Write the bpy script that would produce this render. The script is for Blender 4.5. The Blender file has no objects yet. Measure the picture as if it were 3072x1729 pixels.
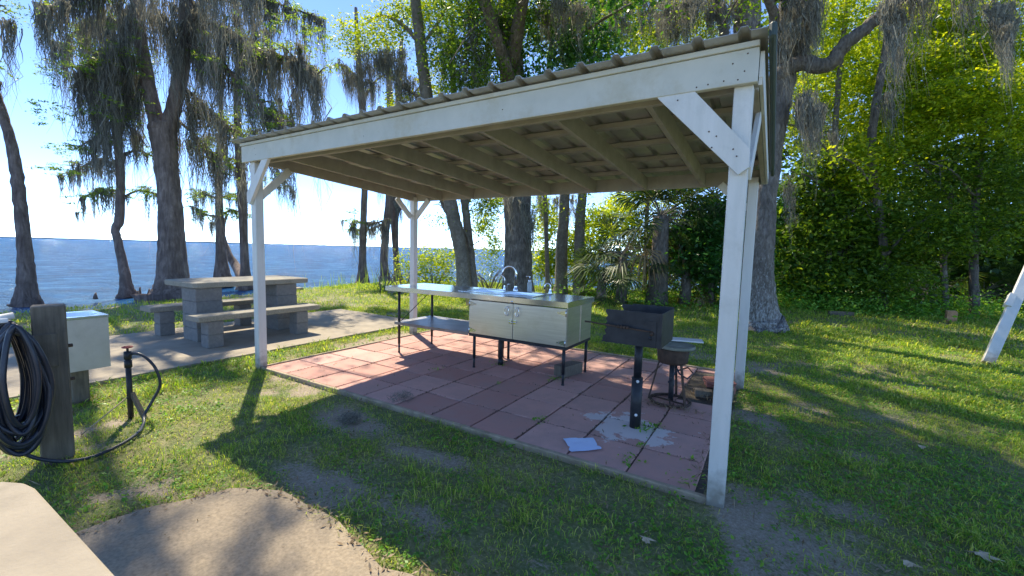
import bpy, math, random
import numpy as np
from mathutils import Vector, Matrix
S = bpy.context.scene
rng = np.random.default_rng(7)
random.seed(7)
R = math.radians
# ------------------------------------------------------------------ camera
F = 1291.45                                   # focal length in pixels of the 3072 px wide photograph
CAM = np.array([5.168, -2.822, 1.498])
def cam_axes(pitch, roll, yaw):
    fwd = np.array([math.sin(yaw)*math.cos(pitch), math.cos(yaw)*math.cos(pitch), -math.sin(pitch)])
    right = np.array([math.cos(yaw), -math.sin(yaw), 0.]); up = np.cross(right, fwd)
    return (math.cos(roll)*right+math.sin(roll)*up, -math.sin(roll)*right+math.cos(roll)*up, fwd)
CR, CU, CF = cam_axes(0.08686864, 0.02584455, -0.54504508)
cd = bpy.data.cameras.new('camera'); co = bpy.data.objects.new('camera', cd); S.collection.objects.link(co)
co.matrix_world = Matrix(((CR[0], CU[0], -CF[0], CAM[0]), (CR[1], CU[1], -CF[1], CAM[1]), (CR[2], CU[2], -CF[2], CAM[2]), (0, 0, 0, 1)))
cd.sensor_width = 36; cd.lens = F/3072*36; cd.clip_end = 20000; cd.clip_start = 0.05
S.camera = co
# ------------------------------------------------------------------ sky, sun, exposure
TOSUN = Vector((-1.77, 1.14, 2.60)).normalized()
ELEV = math.asin(TOSUN.z); AZ = math.atan2(TOSUN.x, TOSUN.y)
W = bpy.data.worlds.new('World'); S.world = W; W.use_nodes = True
bg = W.node_tree.nodes['Background']
sk = W.node_tree.nodes.new('ShaderNodeTexSky'); sk.sky_type = 'NISHITA'; sk.sun_disc = False
sk.sun_elevation = ELEV; sk.sun_rotation = AZ; sk.air_density = 0.42; sk.dust_density = 0.0; sk.ozone_density = 4.0
W.node_tree.links.new(sk.outputs[0], bg.inputs[0]); bg.inputs[1].default_value = 0.112
sl = bpy.data.lights.new('sun', 'SUN'); sl.energy = 2.2; sl.angle = R(0.55); sl.color = (1.0, 0.88, 0.68)
so = bpy.data.objects.new('sun', sl); S.collection.objects.link(so); so.rotation_euler = TOSUN.to_track_quat('Z', 'Y').to_euler()
S.view_settings.view_transform = 'Standard'; S.view_settings.look = 'None'; S.view_settings.exposure = 2.0; S.view_settings.gamma = 1
S.render.resolution_x = 1024; S.render.resolution_y = 576
# ------------------------------------------------------------------ where things stand (photo measured on a 2576 px wide copy)
K = 3072/2576
def ray(x, y): return CF + ((x*K-1536)*CR - (y*K-864.5)*CU)/F
def gp(x, y, z=0.):
    d = ray(x, y); return CAM + d*(z-CAM[2])/d[2]
def at(x, y, d): return CAM + ray(x, y)*d      # d: distance along the viewing axis
def dep(p): return float(np.dot(np.array(p)-CAM, CF))
def rad(wpx, d): return wpx*0.5*K/F*d
def slim(x): return 1/math.sqrt(1+((x*K-1536)/F)**2)     # a round trunk off the lens axis looks wider than it is
# ------------------------------------------------------------------ value noise
def _h(ix, iy, s):
    n = (ix*374761393 + iy*668265263 + s*1442695041) & 0xFFFFFFFF
    n = ((n ^ (n >> 13))*1274126177) & 0xFFFFFFFF
    return ((n ^ (n >> 16)) & 0xFFFF)/65535.0
def vnoise(x, y, s=0):
    x = np.asarray(x, float); y = np.asarray(y, float)
    ix = np.floor(x).astype(np.int64); iy = np.floor(y).astype(np.int64); fx = x-ix; fy = y-iy
    fx = fx*fx*(3-2*fx); fy = fy*fy*(3-2*fy)
    a = _h(ix, iy, s); b = _h(ix+1, iy, s); c = _h(ix, iy+1, s); d = _h(ix+1, iy+1, s)
    return (a*(1-fx)+b*fx)*(1-fy)+(c*(1-fx)+d*fx)*fy
def fbm(x, y, s=0, o=4):
    v = 0; a = .5; t = 0
    for i in range(o):
        v = v+a*vnoise(np.asarray(x)*2**i, np.asarray(y)*2**i, s+i*7); t += a; a *= .5
    return v/t
# ------------------------------------------------------------------ mesh building
class MB:
    def __init__(s): s.v = []; s.f = []; s.sm = []
    def add(s, v, f, smooth=False):
        o = len(s.v); s.v += [tuple(map(float, p)) for p in v]; s.f += [tuple(i+o for i in q) for q in f]; s.sm += [smooth]*len(f); return s
    def box(s, a, b, bev=0.0, M=None):
        x0, y0, z0 = a; x1, y1, z1 = b
        if bev <= 0:
            v = [(x, y, z) for z in (z0, z1) for y in (y0, y1) for x in (x0, x1)]
            f = [(0, 2, 3, 1), (4, 5, 7, 6), (0, 1, 5, 4), (2, 6, 7, 3), (0, 4, 6, 2), (1, 3, 7, 5)]
        else:
            v = []; idx = {}
            for i in (0, 1):
                for j in (0, 1):
                    for k in (0, 1):
                        p = (x1 if i else x0, y1 if j else y0, z1 if k else z0); sg = (-1 if i else 1, -1 if j else 1, -1 if k else 1)
                        for ax in range(3):
                            q = list(p)
                            for m in range(3):
                                if m != ax: q[m] += sg[m]*bev
                            idx[(i, j, k, ax)] = len(v); v.append(tuple(q))
            f = []
            for ax in range(3):
                o1, o2 = [(1, 2), (2, 0), (0, 1)][ax]
                for sd in (0, 1):
                    def g(a1, a2, ax=ax, sd=sd):
                        t = [0, 0, 0]; t[ax] = sd; t[o1] = a1; t[o2] = a2; return idx[(t[0], t[1], t[2], ax)]
                    q = [g(0, 0), g(1, 0), g(1, 1), g(0, 1)]; f.append(tuple(q if sd else q[::-1]))
                for a1 in (0, 1):
                    for a2 in (0, 1):
                        def e(sd, axx, ax=ax):
                            t = [0, 0, 0]; t[ax] = sd; t[o1] = a1; t[o2] = a2; return idx[(t[0], t[1], t[2], axx)]
                        q = [e(0, o1), e(1, o1), e(1, o2), e(0, o2)]
                        f.append(tuple(q if (a1 ^ a2) else q[::-1]))
            for i in (0, 1):
                for j in (0, 1):
                    for k in (0, 1):
                        q = [idx[(i, j, k, 0)], idx[(i, j, k, 1)], idx[(i, j, k, 2)]]
                        f.append(tuple(q if (i+j+k) % 2 else q[::-1]))
        if M is not None: v = [tuple(M @ Vector(p)) for p in v]
        return s.add(v, f)
    def bar(s, p, q, w, h, up=(0, 0, 1), bev=0.0):          # a board from p to q, w across, h along up
        p = Vector(p); q = Vector(q); d = q-p; L = d.length; d.normalize(); u = Vector(up); sd = d.cross(u)
        if sd.length < 1e-4: sd = d.cross(Vector((1, 0, 0)))
        sd.normalize(); u = sd.cross(d)
        M = Matrix(((d.x, sd.x, u.x, p.x), (d.y, sd.y, u.y, p.y), (d.z, sd.z, u.z, p.z), (0, 0, 0, 1)))
        return s.box((0, -w/2, -h/2), (L, w/2, h/2), bev, M)
    def tube(s, pts, rs, n=10, caps=True, flute=None, seed=0, rough=0.0):
        P = [np.array(p, float) for p in pts]; rs = [rs]*len(P) if np.isscalar(rs) else list(rs)
        t0 = P[1]-P[0]; t0 /= np.linalg.norm(t0); a = np.cross(t0, [0, 0, 1.])
        if np.linalg.norm(a) < 1e-3: a = np.array([1., 0, 0])
        a /= np.linalg.norm(a); rg = np.random.default_rng(seed+11)
        ph = rg.random(4)*6.28; v = []; f = []
        for i, p in enumerate(P):
            t = (P[min(i+1, len(P)-1)]-P[max(i-1, 0)]); t = t/(np.linalg.norm(t)+1e-9)
            a = a-t*np.dot(a, t); a /= np.linalg.norm(a)+1e-9; b = np.cross(t, a)
            for j in range(n):
                th = 2*math.pi*j/n; r = rs[i]
                if flute: r *= 1+flute[i]*(0.6*math.cos(5*th+ph[0])+0.4*math.cos(9*th+ph[1]))
                if rough: r *= 1+rough*(rg.random()-.5)
                v.append(p+(a*math.cos(th)+b*math.sin(th))*r)
        m = len(P)
        for i in range(m-1):
            for j in range(n): f.append((i*n+j, i*n+(j+1) % n, (i+1)*n+(j+1) % n, (i+1)*n+j))
        if caps: f.append(tuple(range(n))[::-1]); f.append(tuple((m-1)*n+j for j in range(n)))
        return s.add(v, f, True)
    def lathe(s, prof, c, n=20, axis=(0, 0, 1)):
        A = Vector(axis).normalized(); X = A.orthogonal().normalized(); Y = A.cross(X); v = []; f = []; C = Vector(c)
        for r, z in prof:
            for j in range(n):
                th = 2*math.pi*j/n; v.append(C+X*(r*math.cos(th))+Y*(r*math.sin(th))+A*z)
        for i in range(len(prof)-1):
            for j in range(n): f.append((i*n+j, i*n+(j+1) % n, (i+1)*n+(j+1) % n, (i+1)*n+j))
        return s.add(v, f, True)
    def prism(s, poly, z0, z1):
        n = len(poly); v = [(x, y, z0) for x, y in poly]+[(x, y, z1) for x, y in poly]
        f = [tuple(range(n))[::-1], tuple(range(n, 2*n))]+[(i, (i+1) % n, n+(i+1) % n, n+i) for i in range(n)]
        return s.add(v, f)
    def build(s, name, m, parent=None):
        me = bpy.data.meshes.new(name); me.from_pydata(s.v, [], s.f); me.polygons.foreach_set('use_smooth', s.sm)
        me.materials.append(m); me.update(); o = bpy.data.objects.new(name, me); S.collection.objects.link(o)
        if parent is not None: o.parent = parent; o.matrix_parent_inverse = Matrix.Translation(-parent.location)
        return o
def fastmesh(name, V, k, m, parent=None, smooth=False):     # V: (faces*k, 3), every face its own k vertices
    n = len(V)//k; me = bpy.data.meshes.new(name); me.vertices.add(len(V)); me.vertices.foreach_set('co', np.ascontiguousarray(V, dtype=np.float32).ravel())
    me.loops.add(len(V)); me.loops.foreach_set('vertex_index', np.arange(len(V), dtype=np.int32))
    me.polygons.add(n); me.polygons.foreach_set('loop_start', np.arange(0, len(V), k, dtype=np.int32))
    me.update(calc_edges=True); me.materials.append(m); o = bpy.data.objects.new(name, me); S.collection.objects.link(o)
    if parent is not None: o.parent = parent; o.matrix_parent_inverse = Matrix.Translation(-parent.location)
    return o
def tag(o, label=None, cat=None, group=None, kind=None):
    if label: o['label'] = label
    if cat: o['category'] = cat
    if group: o['group'] = group
    if kind: o['kind'] = kind
    return o
def empty(name, loc, label, cat, group=None):
    o = bpy.data.objects.new(name, None); o.location = Vector([float(c) for c in loc]); o.empty_display_size = .2; S.collection.objects.link(o)
    return tag(o, label, cat, group)
# ------------------------------------------------------------------ materials
class NT:
    def __init__(s, name):
        s.m = bpy.data.materials.new(name); s.m.use_nodes = True; s.t = s.m.node_tree; s.b = s.t.nodes['Principled BSDF']; s.out = s.t.nodes['Material Output']
    def n(s, ty, **kw):
        x = s.t.nodes.new(ty)
        for k, v in kw.items(): setattr(x, k, v)
        return x
    def l(s, a, b): s.t.links.new(a, b)
    def coord(s, scale=(1, 1, 1), kind='Object'):
        tc = s.n('ShaderNodeTexCoord'); mp = s.n('ShaderNodeMapping'); mp.inputs['Scale'].default_value = scale; s.l(tc.outputs[kind], mp.inputs[0]); return mp.outputs[0]
    def noise(s, scale, vec=None, detail=5, rough=.6, dist=0):
        x = s.n('ShaderNodeTexNoise'); x.inputs['Scale'].default_value = scale; x.inputs['Detail'].default_value = detail; x.inputs['Roughness'].default_value = rough; x.inputs['Distortion'].default_value = dist
        if vec is not None: s.l(vec, x.inputs['Vector'])
        return x.outputs['Fac']
    def ramp(s, fac, stops):
        r = s.n('ShaderNodeValToRGB'); e = r.color_ramp.elements
        while len(e) < len(stops): e.new(.5)
        for i, (p, c) in enumerate(stops): e[i].position = p; e[i].color = (c if len(c) == 4 else (*c, 1))
        s.l(fac, r.inputs[0]); return r.outputs[0]
    def mix(s, fac, a, b, mode='MIX'):
        x = s.n('ShaderNodeMix', data_type='RGBA', blend_type=mode)
        for k, val in ((0, fac), (6, a), (7, b)):
            if isinstance(val, (tuple, list)): x.inputs[k].default_value = (*val[:3], 1)
            elif isinstance(val, (int, float)): x.inputs[k].default_value = val
            else: s.l(val, x.inputs[k])
        return x.outputs[2]
    def bump(s, h, strength=.3, dist=.01, normal=None):
        b = s.n('ShaderNodeBump'); b.inputs['Strength'].default_value = strength; b.inputs['Distance'].default_value = dist; s.l(h, b.inputs['Height'])
        if normal is not None: s.l(normal, b.inputs['Normal'])
        s.l(b.outputs[0], s.b.inputs['Normal']); return b.outputs[0]
    def set(s, **kw):
        for k, v in kw.items():
            i = s.b.inputs[k.replace('_', ' ')]
            if hasattr(v, 'node'): s.l(v, i)
            else: i.default_value = (*v, 1) if isinstance(v, tuple) and len(v) == 3 else v
        return s
def simple(name, c1, c2, scale=8, rough=.6, metal=0, bump=.2, bscale=60, stretch=(1, 1, 1), bd=.004, stain=None):
    N = NT(name); v = N.coord(stretch); col = N.ramp(N.noise(scale, v), [(.3, c1), (.7, c2)])
    if stain:
        v2 = N.coord((1, 1, 1)); col = N.mix(N.ramp(N.noise(2.3, v2, 8, .75), [(.52, (0, 0, 0)), (.72, (.8, .8, .8))]), col, stain)
    N.set(Base_Color=col, Roughness=rough, Metallic=metal)
    if bump: N.bump(N.noise(bscale, v, 6), bump, bd)
    return N.m
def leafmat(name, dark, mid, light, trans=.45, rough=.45, tint=(1.7, 1.5, .5)):
    N = NT(name); g = N.n('ShaderNodeNewGeometry'); col = N.ramp(g.outputs['Random Per Island'], [(0, dark), (.5, mid), (1, light)])
    N.set(Base_Color=col, Roughness=rough); N.b.inputs['Specular IOR Level'].default_value = .35
    tr = N.n('ShaderNodeBsdfTranslucent'); ms = N.n('ShaderNodeMixShader'); ms.inputs[0].default_value = trans
    tc = N.mix(1.0, col, tint, 'MULTIPLY'); N.l(tc, tr.inputs['Color'])
    N.l(N.b.outputs[0], ms.inputs[1]); N.l(tr.outputs[0], ms.inputs[2]); N.l(ms.outputs[0], N.out.inputs[0]); return N.m
def barkmat(name, c1, c2, c3, sc=9, stretch=(1, 1, .22), bd=.04, lichen=None):
    N = NT(name); v = N.coord(stretch); n1 = N.noise(sc, v, 8, .7, .6); n2 = N.noise(3, N.coord(), 4)
    col = N.ramp(n1, [(.32, c1), (.5, c2), (.68, c3)]); col = N.mix(N.ramp(n2, [(.4, (0, 0, 0)), (.65, (.6, .6, .6))]), col, c1)
    if lichen:
        z0, z1, lc = lichen; g = N.n('ShaderNodeNewGeometry'); sp = N.n('ShaderNodeSeparateXYZ'); N.l(g.outputs['Position'], sp.inputs[0])
        mr = N.n('ShaderNodeMapRange'); mr.inputs[1].default_value = z1; mr.inputs[2].default_value = z0; mr.inputs[3].default_value = -.25; mr.inputs[4].default_value = .12; N.l(sp.outputs[2], mr.inputs[0])
        ad = N.n('ShaderNodeMath', operation='ADD'); N.l(mr.outputs[0], ad.inputs[0]); N.l(N.noise(30, N.coord((1, 1, .4)), 8, .8), ad.inputs[1])
        col = N.mix(N.ramp(ad.outputs[0], [(.56, (0, 0, 0)), (.7, (.92, .92, .92))]), col, lc)
    N.set(Base_Color=col, Roughness=.92); N.bump(n1, 1.0, bd); return N.m
M = {}
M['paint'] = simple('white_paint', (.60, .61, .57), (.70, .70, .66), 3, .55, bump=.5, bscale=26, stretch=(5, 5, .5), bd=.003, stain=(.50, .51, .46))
def foot_dirt(m, c):
    t = m.node_tree; b = t.nodes['Principled BSDF']; src = b.inputs['Base Color'].links[0].from_socket; g = t.nodes.new('ShaderNodeNewGeometry'); sp = t.nodes.new('ShaderNodeSeparateXYZ'); t.links.new(g.outputs['Position'], sp.inputs[0])
    nz = t.nodes.new('ShaderNodeTexNoise'); nz.inputs['Scale'].default_value = 16; nz.inputs['Detail'].default_value = 7; t.links.new(g.outputs['Position'], nz.inputs['Vector'])
    a = t.nodes.new('ShaderNodeMath'); a.operation = 'MULTIPLY_ADD'; t.links.new(nz.outputs['Fac'], a.inputs[0]); a.inputs[1].default_value = -.35; t.links.new(sp.outputs[2], a.inputs[2])
    mr = t.nodes.new('ShaderNodeMapRange'); mr.inputs[1].default_value = -.14; mr.inputs[2].default_value = .05; mr.inputs[3].default_value = .85; mr.inputs[4].default_value = 0; t.links.new(a.outputs[0], mr.inputs[0])
    x = t.nodes.new('ShaderNodeMix'); x.data_type = 'RGBA'; t.links.new(mr.outputs[0], x.inputs[0]); t.links.new(src, x.inputs[6]); x.inputs[7].default_value = (*c, 1); t.links.new(x.outputs[2], b.inputs['Base Color'])
foot_dirt(M['paint'], (.22, .20, .15))
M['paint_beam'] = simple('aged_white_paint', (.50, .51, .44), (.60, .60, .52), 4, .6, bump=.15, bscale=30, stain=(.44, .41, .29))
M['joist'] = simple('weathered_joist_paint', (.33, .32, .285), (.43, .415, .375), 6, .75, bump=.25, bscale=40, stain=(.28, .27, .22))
M['tin'] = simple('roof_metal', (.40, .40, .39), (.48, .48, .47), 6, .38, metal=.5, bump=.05, stain=(.26, .255, .24))
M['trim'] = simple('green_rake_trim', (.035, .055, .045), (.05, .07, .06), 6, .5, bump=.05)
M['steel'] = simple('brushed_steel', (.60, .58, .55), (.72, .70, .67), 3, .30, metal=.9, bump=.08, bscale=20, stretch=(1, 1, 18), bd=.001, stain=(.56, .53, .47))
M['steel_top'] = simple('counter_steel', (.62, .64, .66), (.72, .74, .75), 3, .16, metal=.95, bump=.10, bscale=6, bd=.003)
M['chrome'] = simple('chrome', (.75, .77, .8), (.8, .82, .84), 3, .08, metal=1, bump=0)
M['black_iron'] = simple('black_iron', (.014, .017, .022), (.035, .038, .044), 14, .5, metal=.3, bump=.25, stain=(.055, .05, .048))
M['rust'] = simple('rusty_iron', (.045, .03, .022), (.12, .075, .05), 18, .8, metal=.2, bump=.4)
M['rubber'] = simple('hose_rubber', (.012, .018, .03), (.028, .036, .055), 10, .38, bump=.05)
M['wood'] = simple('weathered_wood', (.10, .085, .062), (.19, .16, .12), 7, .85, bump=.7, bscale=22, stretch=(6, 6, .6), bd=.006, stain=(.07, .06, .045))
M['edge_wood'] = simple('edging_wood', (.28, .22, .14), (.48, .39, .27), 9, .8, bump=.4, stain=(.14, .12, .08))
M['concrete'] = simple('concrete', (.27, .235, .18), (.38, .33, .25), 3, .9, bump=.5, bscale=90, bd=.004, stain=(.22, .195, .15))
M['agg'] = simple('aggregate_concrete', (.23, .185, .125), (.38, .31, .215), 60, .9, bump=.8, bscale=120, bd=.005, stain=(.19, .165, .125))
M['agg_grey'] = simple('grey_aggregate_concrete', (.22, .205, .165), (.36, .335, .27), 60, .9, bump=.8, bscale=120, bd=.005, stain=(.17, .165, .135))
M['block'] = simple('cinder_block', (.17, .17, .165), (.24, .237, .225), 25, .95, bump=.9, bscale=110, bd=.005, stain=(.16, .16, .15))
M['cloth'] = simple('blue_paper', (.55, .68, .92), (.64, .76, .95), 6, .8, bump=.2)
M['plastic'] = simple('white_plastic', (.7, .7, .68), (.78, .78, .76), 6, .4, bump=0)
M['red'] = simple('red_enamel', (.35, .05, .04), (.45, .09, .06), 20, .5, bump=.1)
M['leaf_oak'] = leafmat('oak_leaf', (.04, .10, .012), (.10, .20, .02), (.22, .33, .03), .5)
M['leaf_far'] = leafmat('deep_wood_leaf', (.03, .075, .012), (.07, .14, .02), (.16, .24, .03), .45)
M['leaf_cyp'] = leafmat('cypress_leaf', (.10, .20, .03), (.18, .31, .05), (.30, .42, .07), .5)
M['leaf_bright'] = leafmat('bright_leaf', (.11, .21, .012), (.28, .40, .02), (.52, .58, .03), .56)
M['leaf_mag'] = leafmat('broad_leaf', (.02, .09, .02), (.045, .15, .03), (.09, .23, .04), .42, .3)
M['palm'] = leafmat('palm_leaf', (.018, .045, .014), (.045, .09, .025), (.11, .16, .05), .32, .35)
M['dead_palm'] = leafmat('dead_palm_leaf', (.14, .10, .05), (.24, .17, .09), (.34, .25, .14), .25, .7)
M['moss'] = leafmat('spanish_moss', (.12, .12, .11), (.21, .21, .185), (.34, .335, .29), .38, .9, (1.2, 1.15, .95))
M['grass'] = leafmat('grass_blade', (.13, .27, .03), (.27, .43, .05), (.58, .60, .17), .45, .5)
M['weed'] = leafmat('weed_leaf', (.08, .24, .03), (.15, .35, .045), (.27, .48, .07), .42, .45)
M['litter'] = leafmat('dry_leaf', (.12, .08, .045), (.24, .17, .10), (.40, .32, .22), .15, .85)
M['bark_cyp'] = barkmat('cypress_bark', (.09, .065, .055), (.22, .17, .145), (.36, .29, .25), 10, (1, 1, .1), .08)
M['bark_oak'] = barkmat('oak_bark', (.07, .058, .048), (.20, .17, .14), (.36, .32, .27), 16, (1, 1, .3), .08)
M['bark_white'] = barkmat('lichen_bark', (.09, .078, .065), (.22, .19, .16), (.34, .31, .27), 18, (1, 1, .35), .08, lichen=(.3, 4.2, (.55, .55, .52)))
M['bark_grey'] = barkmat('grey_bark', (.10, .085, .065), (.19, .165, .13), (.28, .25, .2), 10, (1, 1, .8), .02, lichen=(.2, 5, (.30, .28, .235)))

# ------------------------------------------------------------------ the ground, one sheet falling into the lake
LAKE = -0.42
shore = np.array([(-8.6, -4000.), (-8.6, -6), (-8.9, 2), (-9.4, 6), (-9.9, 9.5), (-8.6, 13.0), (-4, 14.2), (.5, 15.2), (4, 20), (6, 60), (8, 4000)])
def land_dist(X, Y):                          # metres inland (+) or out in the lake (-)
    X = np.asarray(X, float); Y = np.asarray(Y, float); best = np.full(X.shape, 1e9); sg = np.zeros(X.shape)
    for (x0, y0), (x1, y1) in zip(shore[:-1], shore[1:]):
        dx, dy = x1-x0, y1-y0; t = np.clip(((X-x0)*dx+(Y-y0)*dy)/(dx*dx+dy*dy), 0, 1)
        d = np.hypot(X-x0-t*dx, Y-y0-t*dy); s = np.sign((X-x0)*dy-(Y-y0)*dx); m = d < best; best = np.where(m, d, best); sg = np.where(m, s, sg)
    return best*sg
def gh(X, Y):
    X = np.asarray(X, float); Y = np.asarray(Y, float)
    d = land_dist(X, Y)+(fbm(X*.8, Y*.8, 3)-.5)*1.0
    base = np.where(d > .6, -0.03*np.clip((3-d)/3, 0, 1), np.clip(-.03-(.6-d)*.34, -3, 0))
    return base+(fbm(X*1.3, Y*1.3, 5)-.5)*.035-.012
def bare(X, Y):
    v = fbm(np.asarray(X)*1.1+3.3, np.asarray(Y)*1.1, 21, 5)+.10*(vnoise(np.asarray(X)*9, np.asarray(Y)*9, 5)-.5)
    b = np.clip((v-.615)/.09, 0, 1)
    def spot(cx, cy, rx, ry): return np.clip(1.4-np.hypot((X-cx)/rx, (Y-cy)/ry)*1.1+(v-.5)*3, 0, 1)
    for c in ((3.5, -1.1, .5, .18), (4.3, -1.05, .28, .12), (2.0, -.45, .45, .22), (3.1, -.55, .35, .13), (5.6, .4, .25, .15), (5.9, 1.3, .35, .25), (2.8, -1.2, .5, .15), (6.4, 2.4, .4, .2)): b = np.maximum(b, spot(*c))
    far = np.clip((np.asarray(Y)-3.5)/2, 0, 1); rt = np.clip((np.asarray(X)-5.2)/1.2, 0, 1); gr_ = np.clip(.45+1.1*vnoise(np.asarray(X)*6, np.asarray(Y)*6, 63), 0, 1); return b*gr_*(1-.75*far)*(1-.45*rt)
def gaxis(a, b, st, lo, hi):
    c = list(np.arange(a, b, st)); x = a; s = st
    while x > lo: s *= 1.18; x -= s; c.insert(0, x)
    x = c[-1]; s = st
    while x < hi: s *= 1.18; x += s; c.append(x)
    return np.array(c)
gx = gaxis(-4, 8.5, .05, -4000, 4000); gy = gaxis(-3.2, 5, .05, -4000, 4000)
XX, YY = np.meshgrid(gx, gy); ZZ = gh(XX, YY)
inpad = (XX > -.1) & (XX < 4.9) & (YY > -.08) & (YY < 3.2); ZZ = np.where(inpad, np.minimum(ZZ, -.02), ZZ)
insl = (XX < -.7) & (XX > -3.7) & (YY < 3.8); ZZ = np.where(insl, np.minimum(ZZ, -.02), ZZ)
V = np.stack([XX, YY, ZZ], -1).reshape(-1, 3); nx, ny = len(gx), len(gy)
I = (np.arange(ny-1)[:, None]*nx+np.arange(nx-1)[None, :]).ravel(); Fq = np.stack([I, I+1, I+1+nx, I+nx], 1)
me = bpy.data.meshes.new('ground'); me.vertices.add(len(V)); me.vertices.foreach_set('co', V.astype(np.float32).ravel()); me.loops.add(Fq.size); me.loops.foreach_set('vertex_index', Fq.astype(np.int32).ravel()); me.polygons.add(len(Fq)); me.polygons.foreach_set('loop_start', np.arange(0, Fq.size, 4, dtype=np.int32)); me.polygons.foreach_set('use_smooth', [True]*len(Fq)); me.update(calc_edges=True)
at_ = me.attributes.new('bare', 'FLOAT', 'POINT'); at_.data.foreach_set('value', bare(XX, YY).ravel().astype(np.float32))
N = NT('ground_soil'); a = N.n('ShaderNodeAttribute', attribute_name='bare'); v = N.coord()
thatch = N.ramp(N.noise(35, v, 8, .75), [(.3, (.09, .105, .035)), (.5, (.24, .235, .09)), (.7, (.52, .45, .26))])
thatch = N.mix(N.ramp(N.noise(1.3, v, 5), [(.4, (0, 0, 0)), (.65, (.7, .7, .7))]), thatch, (.07, .15, .035))
soil = N.ramp(N.noise(55, v, 12, .85), [(.3, (.17, .135, .09)), (.46, (.33, .27, .19)), (.6, (.48, .41, .32)), (.75, (.62, .56, .47))])
fm = N.n('ShaderNodeMath', operation='ADD'); mm = N.n('ShaderNodeMath', operation='MULTIPLY_ADD'); N.l(N.noise(60, v, 4), mm.inputs[0]); mm.inputs[1].default_value = 3.0; mm.inputs[2].default_value = -1.5
N.l(a.outputs['Fac'], fm.inputs[0]); N.l(mm.outputs[0], fm.inputs[1])
N.set(Base_Color=N.mix(N.ramp(fm.outputs[0], [(.25, (0, 0, 0)), (.75, (1, 1, 1))]), thatch, soil), Roughness=.95); N.bump(N.noise(45, v, 8, .8), .9, .02)
me.materials.append(N.m); go = bpy.data.objects.new('ground', me); S.collection.objects.link(go); tag(go, 'patchy lawn soil and sand running down to the lake', kind='structure')
# lake
N = NT('lake_water'); v = N.coord((1, 1, 1)); N.set(Base_Color=N.ramp(N.noise(.42, N.coord((1.6, 1, 1)), 10, .78, .4), [(.40, (.006, .045, .16)), (.5, (.014, .095, .27)), (.6, (.05, .19, .44))]), Roughness=.12); N.b.inputs['IOR'].default_value = 1.07;  # ripple light and shade painted into the blue: pale crests, dark troughs
h1 = N.noise(.75, N.coord((1.0, 1.9, 1)), 7, .66, .3); bn = N.bump(h1, 1.0, 1.3); N.b.inputs['Specular IOR Level'].default_value = 0
gl = N.n('ShaderNodeBsdfGlossy'); gl.inputs['Roughness'].default_value = .07; N.l(bn, gl.inputs['Normal']); mx = N.n('ShaderNodeMixShader'); mx.inputs[0].default_value = .14; N.l(N.b.outputs[0], mx.inputs[1]); N.l(gl.outputs[0], mx.inputs[2]); N.l(mx.outputs[0], N.out.inputs[0])
wm = N.m
MB().add([(-8000, -8000, LAKE), (8000, -8000, LAKE), (8000, 8000, LAKE), (-8000, 8000, LAKE)], [(0, 1, 2, 3)]).build('water', wm).update_tag()
tag(bpy.data.objects['water'], 'choppy blue lake water reaching the horizon', kind='structure')
# far shore
mb = MB(); ang = np.radians(np.linspace(-100, 30, 260)); Rf = 3300; v = []; f = []
for i, aa in enumerate(ang):
    hh = 3+4*fbm([i*.12], [1.], 9)[0]+3*vnoise([i*1.1], [2.], 4)[0]; x = Rf*math.sin(aa); y = Rf*math.cos(aa)
    v += [(x, y, LAKE), (x, y, LAKE+hh), (x*1.06, y*1.06, LAKE+hh), (x*1.06, y*1.06, LAKE)]
for i in range(len(ang)-1):
    for k in range(3): f.append((4*i+k, 4*i+4+k, 4*i+5+k, 4*i+1+k))
mb.add(v, f, True); tag(mb.build('hills', simple('far_wood', (.16, .24, .34), (.2, .28, .38), .01, 1, bump=0)), 'thin blue line of wooded shore across the lake', kind='structure')  # blue distance haze is put into the colour of the wood

# ------------------------------------------------------------------ concrete paths
def edge_poly(pts, amp, st=.05, seed=0):
    out = []; n = len(pts); s0 = 0
    for i in range(n):
        a = np.array(pts[i]); b = np.array(pts[(i+1) % n]); L = np.linalg.norm(b-a); k = max(1, int(L/st)) if L < 12 else 1
        for j in range(k):
            p = a+(b-a)*j/k; s0 += L/k; nn = np.array([-(b-a)[1], (b-a)[0]])/(L+1e-9); p = p+nn*amp*(fbm([s0*3.], [seed*3.7], seed, 4)[0]-.5)*2; out.append(tuple(p))
    return out
pathpoly = edge_poly([(2.0, -6), (2.2, -2.4), (2.28, -1.85), (2.42, -1.55), (2.72, -1.40), (3.2, -1.42), (3.7, -1.50), (4.1, -1.38), (4.5, -1.7), (5.2, -1.9), (7, -2.2), (7, -6)], .05, seed=4)
tag(MB().prism(pathpoly, -.1, .012).build('path', M['agg']), 'tan pebbled concrete path with crumbling edge in the foreground', kind='structure')
mb = MB(); mb.prism(edge_poly([(-3.6, -7), (-.84, -7), (-.80, -1.4), (-.78, .3), (-.80, 3.62), (-3.5, 3.7)], .02, seed=2), -.15, .022)
tag(mb.build('pavement', M['concrete']), 'sandy concrete pad under the picnic table', kind='structure')

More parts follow.
